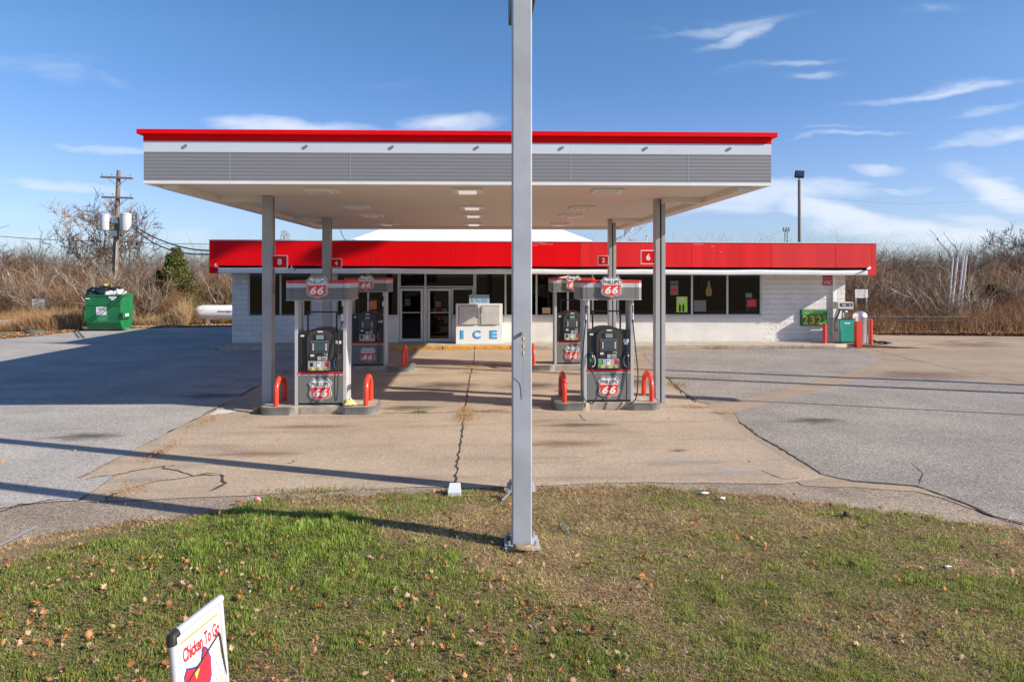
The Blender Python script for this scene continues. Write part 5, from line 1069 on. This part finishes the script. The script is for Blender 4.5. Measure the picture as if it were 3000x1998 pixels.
def plate(b, u0, u1, v0, v1, w0, w1, mi):
    c = [F3(u,v,w) for w in (w0,w1) for (u,v) in ((u0,v1),(u1,v1),(u1,v0),(u0,v0))]; b.add(c, [(3,2,1,0),(4,5,6,7),(0,1,5,4),(1,2,6,5),(2,3,7,6),(3,0,4,7)], mi)
b = MB(); b.tube([F3(.03,0,-.0), F3(Wd-.0,0,-.0)], .024, 12, 0); b.tube([F3(Wd-.012,0,0), F3(Wd-.012,HL,0)], .021, 10, 0); b.tube([F3(.0,.03,0), F3(.0,HL,0)], .022, 10, 0); b.build('frame', m_fr, af, smooth=True)
b = MB(); b.tube([F3(-.006,.045,0), F3(-.006,.0,0), F3(.03,-.0,0)], .027, 12, 0); b.build('corner_cap', m_capb, af, smooth=True)
b = MB(); plate(b, .02, Wd-.02, .015, HL-.02, -.006, .006, 0); b.build('poster_panel', m_poster, af)
b = MB()
def onface(tb, mi, w0=.007): # map text mesh x,z (y depth) to face: x->u, z->-v
    b.add([F3(x, -z, w0-y) for x, y, z in tb.v], tb.f, mi)
for (a0, a1, c0, c1, mi) in ((.045,Wd-.05,.062,.065,1),(.045,Wd-.05,.0655,.070,2),(.045,Wd-.05,.0705,.0735,1),(Wd-.05,Wd-.048,.066,HL-.1,2),(Wd-.046,Wd-.044,.07,HL-.1,1)): plate(b, a0, a1, c0, c1, .0062, .0072, mi)
t = MB(); text(t, 'Chicken To Go', Wd*.52, -.143, Wd*.76, .078, 0, 0, .001, bold=.03); t.f = t.f; onface(t, 0, .0075)
ch = [(.055,-.44),(.055,-.25),(.08,-.215),(.12,-.235),(.165,-.25),(.20,-.24),(.212,-.205),(.215,-.185),(.235,-.178),(.262,-.20),(.29,-.27),(.285,-.37),(.25,-.43),(.15,-.46)]
t = MB(); t.prismxz(ch, -.0005, .0005, 0); onface(t, 3, .0078)
t = MB(); t.prismxz([(.063,-.43),(.063,-.26),(.083,-.228),(.12,-.248),(.165,-.263),(.205,-.252),(.222,-.215),(.235,-.19),(.255,-.212),(.28,-.27),(.275,-.36),(.24,-.42),(.15,-.45)], -.0005, .0005, 0); onface(t, 0, .0092)
t = MB(); t.prismxz([(.14,-.275),(.185,-.27),(.15,-.315)], -.0005, .0005, 0); onface(t, 2, .0105)
for (p, q) in (((.87*Wd,.175),(.05,.30)), ((.875*Wd,.175),(Wd-.015,.47))):
    b.tube([F3(p[0],p[1],.014), F3(q[0],q[1],.014)], .005, 5, 1)
pa_ = smoothpath([F3(Wd-.085,.50,.008), F3(Wd-.105,.40,.008), F3(Wd-.095,.32,.008), F3(Wd-.075,.37,.008), F3(Wd-.06,.40,.008), F3(Wd-.055,.5,.008)], 5); b.tube(pa_, .0013, 4, 3)
b.build('artwork', [mat('print_red',(.66,.03,.05),.4), m_lblack, mat('print_yellow',(.75,.60,.12),.4), mat('print_navy',(.04,.05,.22),.4)], af)
b = MB(); plate(b, -.01, Wd+.01, HL-.03, HL, -.18, .18, 0); b.build('base', m_fr, af, bevel=.01)
# litter
def litter(name, px, pyy, r, m, lab, cat='litter', seed=1, amp=.4): g = gp(px, pyy); crumple(name, (g.x, g.y, float(gz(np.array(g.x),np.array(g.y)))*(.6 if g.y < 8.6 else 0)+.02), r, m, lab, cat, seed=seed, amp=amp, sub=2)
litter('crushed_can', 752, 1472, (.05,.03,.03), mat('can_red_white',(.75,.55,.52),.4,col2=(.6,.04,.05),vscale=14), 'crushed red and white can at the edge of the grass')
litter('red_wrapper', 700, 1478, (.045,.02,.012), m_pumpred, 'small red wrapper left of the crushed can', seed=5)
litter('plastic_scrap', 2062, 1448, (.06,.03,.01), m_paper, 'grey white plastic scrap at the dry grass edge', seed=6)
litter('plastic_scrap', 2116, 1466, (.04,.025,.02), m_paper, 'small white plastic scrap right of the larger one', seed=7)
litter('plastic_scrap', 2774, 1668, (.035,.02,.012), m_paper, 'clear plastic scrap in the grass at the right', seed=8)
litter('dirt_clod', 2480, 1514, (.05,.035,.035), mat('dark_clod',(.03,.025,.02),.95), 'dark clod of earth in the dry grass', 'debris', seed=11, amp=.6)
g0, g1 = gp(1648,1537,.03), gp(1668,1570,.03); o = empty('drinking_straw', g0, 'teal drinking straw lying in the dry grass right of the pylon', 'litter'); b = MB(); b.tube([(0,0,.03), tuple((g1-g0)+Vector((0,0,.02)))], .005, 6); b.build('tube', mat('teal_plastic',(.05,.50,.42),.4), o)
g0, g1 = gp(-20,1606,.04), gp(103,1543,.02); o = empty('scrap_pipe', g0, 'thin metal pipe lying on the gravel at the left edge', 'scrap metal'); b = MB(); b.tube([(0,0,0), tuple(g1-g0)], .013, 8); b.build('tube', m_galv, o)
# ------------------------------------------------------------------ vegetation
def branches(seed, H, trunk_r, spread=.55, levels=5, gnarl=.25, lean=(0,0), fork=.3, twig=1.0, minr=.006, kids=(3,5), ratio=.66):
    """skeleton segments of a bare tree; returns trunk and crown segment lists"""
    rr = random.Random(seed); T = []; Cw = []
    def grow(p, d, L_, r, lv):
        n = 5 if lv == 0 else (4 if lv < 3 else 3); pts = [p]; q = p; rad = [r]
        for i in range(n):
            d = (d+Vector((rr.gauss(0, gnarl), rr.gauss(0, gnarl), rr.gauss(0, gnarl*.6)+(.05 if lv > 0 else .02)))*.5).normalized(); q = q+d*(L_/n); pts.append(q)
            rad.append(max(r*(1-.55*(i+1)/n) if lv == 0 else r*(1-.62*(i+1)/n), minr*.6))
        for i in range(n): (T if lv == 0 else Cw).append((pts[i], pts[i+1], rad[i], rad[i+1]))
        if lv >= levels: return
        k = rr.randint(*kids)+(2 if lv == 0 else 0)
        for j in range(k):
            t = rr.uniform(fork if lv == 0 else .25, 1.0); i = min(int(t*n), n-1); f = t*n-i; b = pts[i].lerp(pts[i+1], f); br = rad[i]*(1-f)+rad[i+1]*f
            a = rr.uniform(0, 6.283); u = d.orthogonal().normalized(); w = d.cross(u); s = spread*rr.uniform(.7, 1.35)
            nd = (d*math.cos(s)+(u*math.cos(a)+w*math.sin(a))*math.sin(s)+Vector((0,0,.12))).normalized()
            grow(b, nd, L_*ratio*rr.uniform(.7, 1.15)*(1 if lv else .95), max(br*rr.uniform(.5, .72), minr), lv+1)
    grow(Vector((0,0,-.1)), Vector((lean[0], lean[1], 1)).normalized(), H*.55, trunk_r, 0); return T, Cw
def seg2(S, name, m, tint=None):
    p0 = np.array([s[0] for s in S]); p1 = np.array([s[1] for s in S]); return segmesh(name, p0, p1, [s[2] for s in S], [s[3] for s in S], m)
barks = [mat('bark_grey_brown', (.15,.12,.095), .9, var=.3), mat('bark_brown', (.15,.09,.055), .9, var=.3), mat('bark_pale', (.33,.275,.22), .85, var=.25), mat('bark_haze_grey', (.19,.18,.18), .9, var=.2)]  # last bark is greyed to paint distance haze into its colour
protos = {}
def proto(key, *a, **k):
    T, Cw = branches(*a, **k); H = max(max(s[1].z for s in Cw), max(s[1].z for s in T)); protos[key] = (seg2(T, 'trunk', barks[0]), seg2(Cw, 'crown', barks[0]), H)
proto('oakA', 3, 9, .24, levels=5, spread=.62, kids=(3,4), fork=.30, minr=.022, gnarl=.34)
proto('oakB', 11, 9, .22, levels=5, spread=.70, kids=(3,4), fork=.25, minr=.022, gnarl=.36)
proto('deadC', 5, 8, .15, levels=3, spread=.6, kids=(2,3), fork=.35, minr=.028, gnarl=.45)
proto('thinD', 8, 8, .08, levels=4, spread=.42, kids=(3,4), fork=.3, minr=.015)
proto('thinE', 21, 8, .075, levels=4, spread=.5, kids=(3,4), fork=.25, minr=.015)
proto('thinF', 33, 8, .07, levels=4, spread=.55, kids=(3,4), fork=.4, minr=.015, gnarl=.35)
def tree(key, px, top, Y, label, group, bark=0, rz=None, name='bare_tree', wide=1.0):
    tm, cm_, H = protos[key]; x = AX(px, Y); h = at(px, top, Y).z; s = h/H
    e = empty(name, (x, Y, 0), label, 'tree', group); e.rotation_euler = (0,0,random.uniform(0,6.28) if rz is None else rz); e.scale = (s*wide, s*wide, s)
    for nm, me in (('trunk', tm), ('crown', cm_)):
        m2 = me if bark == 0 else variant(me, bark); o = bpy.data.objects.new(nm, m2); COL.objects.link(o); o.parent = e
    return e
_var = {}
def variant(me, b):
    if (me.name, b) not in _var:
        c = me.copy(); c.materials[0] = barks[b]; _var[(me.name, b)] = c
    return _var[(me.name, b)]
GT = 'bare trees rising above the brush'
tree('deadC', 70, 622, 48, 'half dead bare tree with few limbs at the far left', GT, 0, .4)
tree('oakA', 228, 572, 50, 'tall wide bare oak left of the utility pole', GT, 2, 1.2, wide=1.1)
tree('oakB', 312, 560, 52, 'tall bare tree directly behind the utility pole', GT, 0, 2.2)
tree('oakA', 407, 603, 50, 'bare tree just right of the utility pole', GT, 0, 3.9)
tree('thinD', 150, 660, 52, 'slim bare tree between the dead tree and the wide oak', GT, 0)
tree('deadC', 2752, 676, 44, 'forked bare tree left of the leaning white poles', GT, 1, 1.0, wide=1.15)
tree('thinE', 2838, 686, 47, 'bare tree directly behind the leaning white poles', GT, 3)
tree('oakB', 3000, 650, 52, 'tall bare tree cut by the right edge of the picture', GT, 0, .9)
tree('thinF', 2620, 712, 60, 'low bare tree midway between the store and the white poles', GT, 3)
tree('thinE', 2925, 705, 50, 'bare tree with pale limbs right of the rusty pole', GT, 2)
tree('thinD', 438, 850-70, 38.6, 'white barked sapling in front of the evergreen', GT, 2, 2.0)
for px_, tp_, Y_, ky_, bk_, lb_ in ((30,712,45,'oakB',1,'dark spreading bare tree above the left guardrail'),(128,735,44,'deadC',0,'crooked bare tree right of the left notice sign'),(190,745,43,'oakA',1,'brown bare tree between the notice sign and the dumpster'),(372,738,43.5,'oakB',0,'low spreading bare tree right of the utility pole'),(455,742,43,'oakA',1,'brown bare tree left of the cedar'),(600,745,43,'oakB',0,'spreading bare tree behind the propane tank'),(652,752,44,'oakA',1,'brown bare tree at the left end of the store'),
    (2520,735,43,'oakB',0,'dark bare tree right behind the store end'),(2585,748,42,'oakA',1,'brown bare tree above the right notice sign'),(2660,742,44,'oakB',1,'spreading brown bare tree over the right guardrail'),(2720,752,42,'oakA',0,'dark low bare tree left of the leaning poles'),(2870,735,43,'oakB',0,'dark spreading bare tree over the evergreen bush'),(2945,715,44,'oakA',1,'tall brown bare tree near the right picture edge'),(3010,700,45,'oakB',0,'dark bare tree at the right picture edge')):
    tree(ky_, px_, tp_, Y_, lb_, GT, bk_, None)
tree('oakA', 2968, 664, 56, 'hazy tall bare tree just left of the right picture edge', GT, 3, 4.0)
tree('thinE', 2880, 700, 54, 'hazy bare tree above the dark evergreen bush', GT, 3)
tree('oakB', 8, 695, 54, 'bare tree crown cut by the left picture edge', GT, 3, 2.0)
tree('thinD', 590, 728, 52, 'thin bare tree above the propane tank', GT, 1)
tree('thinE', 545, 735, 50, 'thin bare tree behind the cedar', GT, 3)
tree('thinF', 2690, 715, 56, 'hazy bare tree left of the forked one', GT, 3)
tree('thinF', 2560, 725, 45, 'bare tree close to the store right end', GT, 1)
tree('thinD', 2300, 640+60, 55, 'bare treetop peeking over the store roof', GT, 1)
# ranks of smaller trees making the wood edge
rg = random.Random(5)
LM = [(0,70,'above the left guardrail'),(70,140,'above the left notice sign'),(140,240,'between the notice sign and the dumpster'),(240,330,'above the dumpster'),(330,430,'between the utility pole and the cedar'),(430,600,'around the cedar'),(600,700,'beside the left end of the store'),(2500,2570,'beside the right end of the store'),(2570,2700,'above the right guardrail'),(2700,2780,'left of the leaning poles'),(2780,2860,'behind the leaning poles'),(2860,2940,'above the dark evergreen bush'),(2940,3040,'at the right edge of the picture')]
TN = {0:'grey brown',1:'brown',2:'pale barked',3:'hazy grey'}
for (a_, c_, d_) in LM:
    combos = [(0,'thinD'),(1,'thinE'),(3,'thinF'),(2,'thinD')]; nn = 4 if c_-a_ > 80 else 3
    for i in range(nn):
        bk, ky = combos[i]; px = a_+(c_-a_)*(i+rg.random()*.9)/nn
        Y = {0:rg.uniform(44,48), 1:rg.uniform(47,52), 3:rg.uniform(56,64), 2:rg.uniform(42,46)}[bk]; tp = {0:728,1:738,3:722,2:775}[bk]+rg.uniform(-12,14)
        tree(rg.choice(['thinD','thinE','thinF']), px, tp, Y, TN[bk]+' small bare tree '+d_, 'small bare trees in the wood edge', bk)

def shrubproto(key, seed, n=9, H=3.0, r=.03):
    rr = random.Random(seed); S = []
    for i in range(n):
        a = rr.uniform(0, 6.28); T, Cw = branches(seed*50+i, H*rr.uniform(.8,1.4), r, levels=2, spread=.5, kids=(3,4), gnarl=.32, lean=(math.cos(a)*rr.uniform(.15,.75), math.sin(a)*rr.uniform(.15,.75)), fork=.15, minr=.010, ratio=.55)
        o = Vector((math.cos(a)*.2, math.sin(a)*.2, 0)); S += [(s[0]+o, s[1]+o, s[2], s[3]) for s in T+Cw]
    protos[key] = (None, seg2(S, 'stems', barks[0]), max(s[1].z for s in S))
for i in range(4): shrubproto('shrub%d' % i, 60+i)
bkn = {0:'grey stemmed', 1:'brown stemmed', 2:'pale stemmed'}
for (a_, c_, d_, nn) in ((-20,60,'at the left picture edge',3),(60,150,'behind the left notice sign',3),(150,245,'left of the dumpster',3),(245,350,'over the dumpster',3),(350,450,'between the dumpster and the cedar',3),(565,680,'behind the propane tank',3),(2485,2560,'just right of the store',3),(2560,2640,'behind the right notice sign',3),(2640,2770,'left of the leaning poles',3),(2770,2850,'in front of the leaning poles',3),(2850,2940,'right of the rusty pole',3),(2940,3030,'at the right picture edge',3)):
    for i in range(nn):
        px = a_+(c_-a_)*(i+rg.random()*.9)/nn; Y = (rg.uniform(40.6, 42.5) if px > 555 else rg.uniform(36.6, 40)) if px < 1000 else rg.uniform(34.3, 39); tp = rg.uniform(755, 855) if i != 2 else rg.uniform(740, 800)
        _, cm_, H_ = protos['shrub%d' % rg.randrange(4)]; h_ = at(px, tp, Y).z; e = empty('bare_shrub', (AX(px, Y), Y, 0), bkn[i % 3]+' leafless shrub '+d_, 'shrub', 'leafless shrubs at the wood edge'); e.rotation_euler = (0,0,rg.uniform(0,6.28)); e.scale = (h_/H_,)*3
        o = bpy.data.objects.new('stems', cm_ if i % 3 == 0 else variant(cm_, i % 3)); COL.objects.link(o); o.parent = e
# brush masses (uncountable)
tv = vcol_mat('brush_stem', .85, .0)
def brush(name, label, n, xf, yr, hf, cols, lean=.35, twigs=6, r=.010, seed=1, wid=1.0, dark=0):
    g = np.random.default_rng(seed); px = g.uniform(xf[0], xf[1], n); Y = g.uniform(yr[0], yr[1], n)**1.0; x = (px-1415)/2000*Y; h = hf(px, Y, g)
    a = g.uniform(0, 6.28, n); l = g.normal(0, lean, n); d = np.stack([np.cos(a)*np.sin(l), np.sin(a)*np.sin(l), np.cos(l)], 1); b = np.stack([x, Y, np.full(n, -.1)], 1)
    c = np.array(cols)[g.integers(0, len(cols), n)]*g.uniform(.7, 1.25, (n, 1))
    m1 = b+d*(h*.5)[:, None]; d2 = d+g.normal(0, .22, (n, 3)); d2[:, 2] = np.abs(d2[:, 2]); top = m1+d2*(h*.5)[:, None]
    P0 = [b, m1]; P1 = [m1, top]; R0 = [np.full(n, r), np.full(n, r*.7)]; R1 = [np.full(n, r*.7), np.full(n, r*.35)]; C = [c, c]
    for t in range(twigs):
        f = g.uniform(.15, 1, n); s = np.where((f < .5)[:, None], b+(m1-b)*(f*2)[:, None], m1+(top-m1)*((f-.5)*2)[:, None]); dv = g.normal(0, .75, (n, 3))*wid; dv[:, 2] = np.abs(dv[:, 2])*.8+.25
        e = s+dv*(h*g.uniform(.10, .24, n))[:, None]; P0.append(s); P1.append(e); R0.append(np.full(n, r*.55)); R1.append(np.full(n, r*.25)); C.append(c*g.uniform(.8, 1.3, (n, 1)))
        e2 = e+(dv+g.normal(0, .5, (n, 3)))*(h*.10)[:, None]; P0.append(e); P1.append(e2); R0.append(np.full(n, r*.4)); R1.append(np.full(n, r*.2)); C.append(c)
    me = segmesh(name, np.concatenate(P0), np.concatenate(P1), np.concatenate(R0), np.concatenate(R1), tv, 3, np.concatenate(C)); o = linkmesh(name, me); tag(o, label, 'brush', kind='stuff'); return o
Hp = lambda Y, top: CAMH+(799-top)/2000*Y
warm = [(.34,.19,.095),(.25,.13,.065),(.42,.26,.14),(.17,.09,.045),(.30,.17,.09),(.13,.075,.04)]; grey = [(.16,.095,.055),(.11,.07,.045),(.34,.26,.19),(.14,.08,.05),(.19,.115,.07),(.09,.06,.035)]; far = [(.20,.17,.15),(.16,.14,.13),(.25,.215,.19)]  # far tones carry the skyline haze in the stem colour
topL = lambda px: np.interp(px, [-50,100,200,330,450,560,700], [796,788,802,810,800,795,800])+14*np.sin(px*.045)+9*np.sin(px*.11)
topR = lambda px: np.interp(px, [2450,2560,2650,2750,2850,3050], [785,792,800,802,800,785])+14*np.sin(px*.04)+9*np.sin(px*.1)
brush('brush', 'tangled brown thicket at the left, mid distance', 9000, (-60,720), (40.5,50), lambda px,Y,g: np.maximum(1.2, Hp(Y, topL(px))*(.45+.55*g.random(len(px)))), grey+warm[:3], seed=1, r=.012)
brush('brush', 'tangled brown thicket at the right, mid distance', 8000, (2470,3060), (38,50), lambda px,Y,g: np.maximum(1.0, Hp(Y, topR(px))*(.45+.55*g.random(len(px)))), grey+warm[:2], seed=2, r=.012)
brush('far_wood', 'grey haze of far treetops along the skyline', 9000, (-80,3080), (58,85), lambda px,Y,g: Hp(Y, np.where(px<1500, 752, 745)+10*np.sin(px*.05)+7*np.sin(px*.13+1)+g.normal(0,7,len(px)))*np.clip(g.normal(.85,.15,len(px)),.3,1.05), far, seed=3, lean=.16, r=.022, twigs=8, wid=.7)
brush('brush', 'low warm brown scrub in front of the left thicket', 6000, (-60,555), (37.5,42), lambda px,Y,g: g.uniform(.6, 2.3, len(px)), warm, seed=4, lean=.5, r=.008)
brush('brush', 'low rusty scrub round the guardrail at the right', 9000, (2500,3060), (32.2,40), lambda px,Y,g: g.uniform(.3, 1.9, len(px))*np.interp(Y,[32.2,35,40],[.5,.8,1.3]), [(.30,.15,.07),(.22,.11,.055),(.36,.22,.12),(.14,.08,.045),(.11,.065,.04)], seed=5, lean=.55, r=.007)
# tall straw grass
def straw(name, label, n, px, yr, hr, cols, seed, lean=.28, r=.006):
    g = np.random.default_rng(seed); p = g.uniform(px[0], px[1], n); Y = g.uniform(yr[0], yr[1], n); x = (p-1415)/2000*Y; h = g.uniform(hr[0], hr[1], n)*np.clip(.25+1.5*vnoise(x, Y, .8, seed), .3, 1.3); l = g.normal(.05, lean, n); a = g.uniform(0,6.28,n)
    d = np.stack([np.sin(l)*np.cos(a), np.sin(l)*np.sin(a), np.cos(l)], 1); b = np.stack([x, Y, np.zeros(n)-.02], 1); m = b+d*(h*.6)[:,None]; t = m+(d+g.normal(0,.35,(n,3)))*(h*.4)[:,None]
    c = np.array(cols)[g.integers(0,len(cols),n)]*g.uniform(.75,1.2,(n,1)); me = segmesh(name, np.concatenate([b,m]), np.concatenate([m,t]), np.full(2*n,r), np.concatenate([np.full(n,r*.8),np.full(n,r*.3)]), tv, 3, np.concatenate([c,c])); o = linkmesh(name, me); tag(o, label, 'dry grass', kind='stuff')
st = [(.50,.34,.18),(.44,.29,.15),(.55,.40,.24),(.36,.23,.12)]
straw('straw_grass', 'tall straw coloured grass behind the dumpster and propane tank', 16000, (380,720), (39.6,41.2), (.5,1.35), st, 1)
straw('straw_grass', 'straw grass right behind the dumpster', 9000, (370,560), (36.6,39.6), (.4,1.3), st, 7)
straw('straw_grass', 'straw grass left of the dumpster', 12000, (-40,260), (34.2,38), (.15,.9), [(.46,.27,.13),(.50,.34,.18),(.36,.20,.10)], 2)
straw('straw_grass', 'straw grass beside the guardrail at the right', 1800, (2600,3050), (31.7,36), (.08,.6), [(.34,.18,.09),(.42,.27,.15),(.20,.11,.06)], 3)
# evergreen trees
def evergreen(px, top, Y, wpx, label, name='cedar_tree', n=5200, c0=(.05,.085,.02), c1=(.13,.17,.04), seed=1, ground=0, group=None, shape=1.0):
    g = np.random.default_rng(seed); x = AX(px, Y); H = at(px, top, Y).z; Rr = wpx/2000*Y/2; e = empty(name, (x, Y, 0), label, 'tree', group)
    b = MB(); b.tube([(0,0,-.1),(.05,0,H*.5),(0,0,H*.93)], [.12,.07,.02], 8); b.build('trunk', barks[1], e)
    nb = 70; V = []; k = n//nb; P = []; 
    for i in range(nb):
        t = g.random()**.8; z = H*(.10+.88*t); rad = Rr*((1-t)**.75*1.25+.10)*g.uniform(.7,1.15)*shape; a = g.uniform(0,6.28); c = np.array([math.cos(a)*rad*.72, math.sin(a)*rad*.72, z]); s = np.array([.36,.36,.30])*Rr*g.uniform(.5,1.0)*(1.05-.6*t)
        P.append(c+g.normal(0,.55,(k,3))*s)
    P = np.concatenate(P); m = len(P); P[:,2] = np.maximum(P[:,2], .15); d1 = g.normal(0,1,(m,3)); d1 /= np.linalg.norm(d1,axis=1,keepdims=True); d2 = np.cross(d1, g.normal(0,1,(m,3))); d2 /= np.linalg.norm(d2,axis=1,keepdims=True); s = g.uniform(.025,.06,(m,1))*max(Rr,.8)
    V = np.stack([P-d1*s-d2*s*.35, P+d1*s-d2*s*.35, P+d1*s*.6+d2*s*.5, P-d1*s*.6+d2*s*.5], 1).reshape(-1,3); F = np.arange(m*4).reshape(-1,4); f = g.random((m,1))**1.4; C = np.array([c0])*(1-f)+np.array([c1])*f
    C = C*g.uniform(.7,1.2,(m,1)); o = linkmesh('crown', rawmesh('crown', V, F, vcol_mat('evergreen_leaf', .7, .15), np.repeat(C,4,axis=0)), e); return e
evergreen(514, 728, 39.6, 115, 'bushy olive green cedar left of the store', n=30000, c0=(.06,.075,.02), c1=(.22,.22,.05), shape=1.15)
evergreen(462, 790, 39.2, 70, 'smaller dark cedar overlapping the large one', seed=3, n=12000, c1=(.09,.10,.03))
evergreen(2905, 838, 38, 120, 'dark rounded evergreen bush beside the rusty pole', 'evergreen_bush', seed=2, c0=(.02,.04,.012), c1=(.06,.08,.02), n=16000)
evergreen(225, 905, 38.5, 55, 'low green bush left of the dumpster', 'evergreen_bush', seed=4, c0=(.05,.07,.02), c1=(.12,.12,.05), n=5000)
evergreen(668, 880, 39.8, 40, 'yellowish green shrub beside the store corner', 'evergreen_bush', seed=6, c0=(.12,.12,.03), c1=(.35,.26,.05), n=3000)
# weeds in joints
def weed(px, py_, r, n, label, cols, seed, h=(.03,.09), group='weeds in the pavement joints'):
    g = np.random.default_rng(seed); c = gp(px, py_); n_ = n; x = c.x+g.normal(0, r[0], n_); y = c.y+g.normal(0, r[1], n_); a = g.uniform(0,6.28,n_); l = g.normal(.7,.4,n_); hh = g.uniform(h[0],h[1],n_); d = np.stack([np.sin(l)*np.cos(a),np.sin(l)*np.sin(a),np.abs(np.cos(l))],1)
    b = np.stack([x,y,np.zeros(n_)],1)-np.array([[c.x,c.y,0]]); m = b+d*hh[:,None]*.6; t = m+(d+g.normal(0,.4,(n_,3)))*hh[:,None]*.4; t[:,2] = np.maximum(t[:,2], .004)
    cc = np.array(cols)[g.integers(0,len(cols),n_)]*g.uniform(.7,1.2,(n_,1)); me = segmesh('weed', np.concatenate([b,m]), np.concatenate([m,t]), np.full(2*n_,.0035), np.concatenate([np.full(n_,.003),np.full(n_,.001)]), tv, 3, np.concatenate([cc,cc])); o = linkmesh('weed', me, loc=(c.x,c.y,0)); tag(o, label, 'weed', group)
dry = [(.50,.33,.15),(.42,.26,.12),(.35,.20,.10)]; grn = [(.12,.22,.04),(.16,.26,.06),(.09,.16,.03)]
weed(825, 1212, (.16,.05), 260, 'green and dry weed tuft at the front of the front left island', grn+dry, 1, (.05,.16))
weed(765, 1208, (.10,.06), 140, 'dry weed at the foot of the front left column', dry+grn[:1], 2, (.05,.14))
weed(1233, 1208, (.08,.04), 90, 'small green weed in the cross joint', grn, 3)
weed(1362, 1215, (.10,.42), 420, 'dry grass clump where the centre joint meets the cross joint', dry, 4)
weed(1435, 1204, (.28,.05), 200, 'dry grass strip along the cross joint right of centre', dry, 5, (.02,.06))
weed(1383, 1075, (.20,.12), 160, 'dry tuft in the far centre joint', dry, 6)
weed(1383, 1092, (.18,.12), 140, 'second dry tuft just nearer along the far centre joint', dry, 7)
weed(2036, 1192, (.18,.10), 170, 'rusty weed patch right of the front right column', dry, 8, (.02,.05))
weed(2115, 1210, (.12,.06), 110, 'rusty weed patch at the corner of the asphalt patch', dry, 9, (.02,.05))
weed(2115, 1022, (.25,.05), 90, 'dry tuft at the sidewalk edge below the shop windows', dry, 10, (.08,.28))
weed(2052, 1020, (.45,.04), 90, 'low dry weeds along the sidewalk edge', dry, 11, (.03,.08))
weed(2380, 1021, (1.3,.06), 330, 'dead leaf and weed line along the kerb by the dispenser', [(.20,.12,.06),(.30,.18,.09),(.10,.07,.04)], 12, (.04,.12))
weed(610, 1228, (.10,.5), 200, 'dry weeds in the slab edge left of the front left island', dry, 13, (.02,.06))
weed(470, 1325, (.07,.4), 220, 'dry weeds along the left slab edge where the long shadow crosses', dry, 14, (.02,.06))
weed(1010, 1212, (.12,.03), 90, 'rusty weed at the right end of the front left island', dry, 15, (.02,.05))
weed(370, 1440, (.12,.22), 160, 'dry weeds in the broken slab corner', dry, 16, (.02,.05))
weed(930, 1440, (.35,.08), 260, 'green and dry weeds at the slab front edge', grn+dry, 17, (.03,.09))
weed(1985, 1128, (.16,.18), 130, 'dry weeds in the joint behind the front right column', dry, 18, (.04,.10))
# leaf litter belt at the lot edges
def litterbelt(name, px, yr, n, cols, label, seed):
    g = np.random.default_rng(seed); p = g.uniform(px[0],px[1],n); Y = yr(p)+np.abs(g.normal(0,.55,n))-.05; x = (p-1415)/2000*Y; P = np.stack([x,Y,g.uniform(.0,.07,n)],1); d1 = g.normal(0,1,(n,3)); d1[:,2]*=.4; d1/=np.linalg.norm(d1,axis=1,keepdims=True); d2 = np.cross(d1,g.normal(0,1,(n,3))+np.array([[0,0,1.5]])); d2/=np.linalg.norm(d2,axis=1,keepdims=True); s = g.uniform(.03,.07,(n,1))
    V = np.stack([P-d1*s,P-d2*s*.6,P+d1*s,P+d2*s*.6],1).reshape(-1,3); F = np.arange(4*n).reshape(-1,4); C = np.repeat(np.array(cols)[g.integers(0,len(cols),n)]*g.uniform(.7,1.2,(n,1)),4,axis=0); o = linkmesh(name, rawmesh(name,V,F,tv,C)); tag(o,label,'leaf litter',kind='stuff')
lc = [(.36,.18,.08),(.28,.14,.06),(.44,.27,.14),(.20,.10,.05)]
litterbelt('leaf_litter', (-60,250), lambda p: np.interp(p,[-60,0,130,250],[29.3,29.5,31.3,33.6]), 9000, lc, 'rusty leaf litter at the left lot edge', 1)
litterbelt('leaf_litter', (380,700), lambda p: np.interp(p,[380,700],[35.4,36.4]), 7000, [(.45,.29,.15),(.36,.2,.1),(.5,.36,.22)], 'dry leaf litter below the propane tank', 2)
litterbelt('leaf_litter', (2540,3060), lambda p: np.interp(p,[2540,2750,3060],[31.2,31.0,30.4]), 12000, lc, 'rusty leaf litter at the right lot edge', 3)
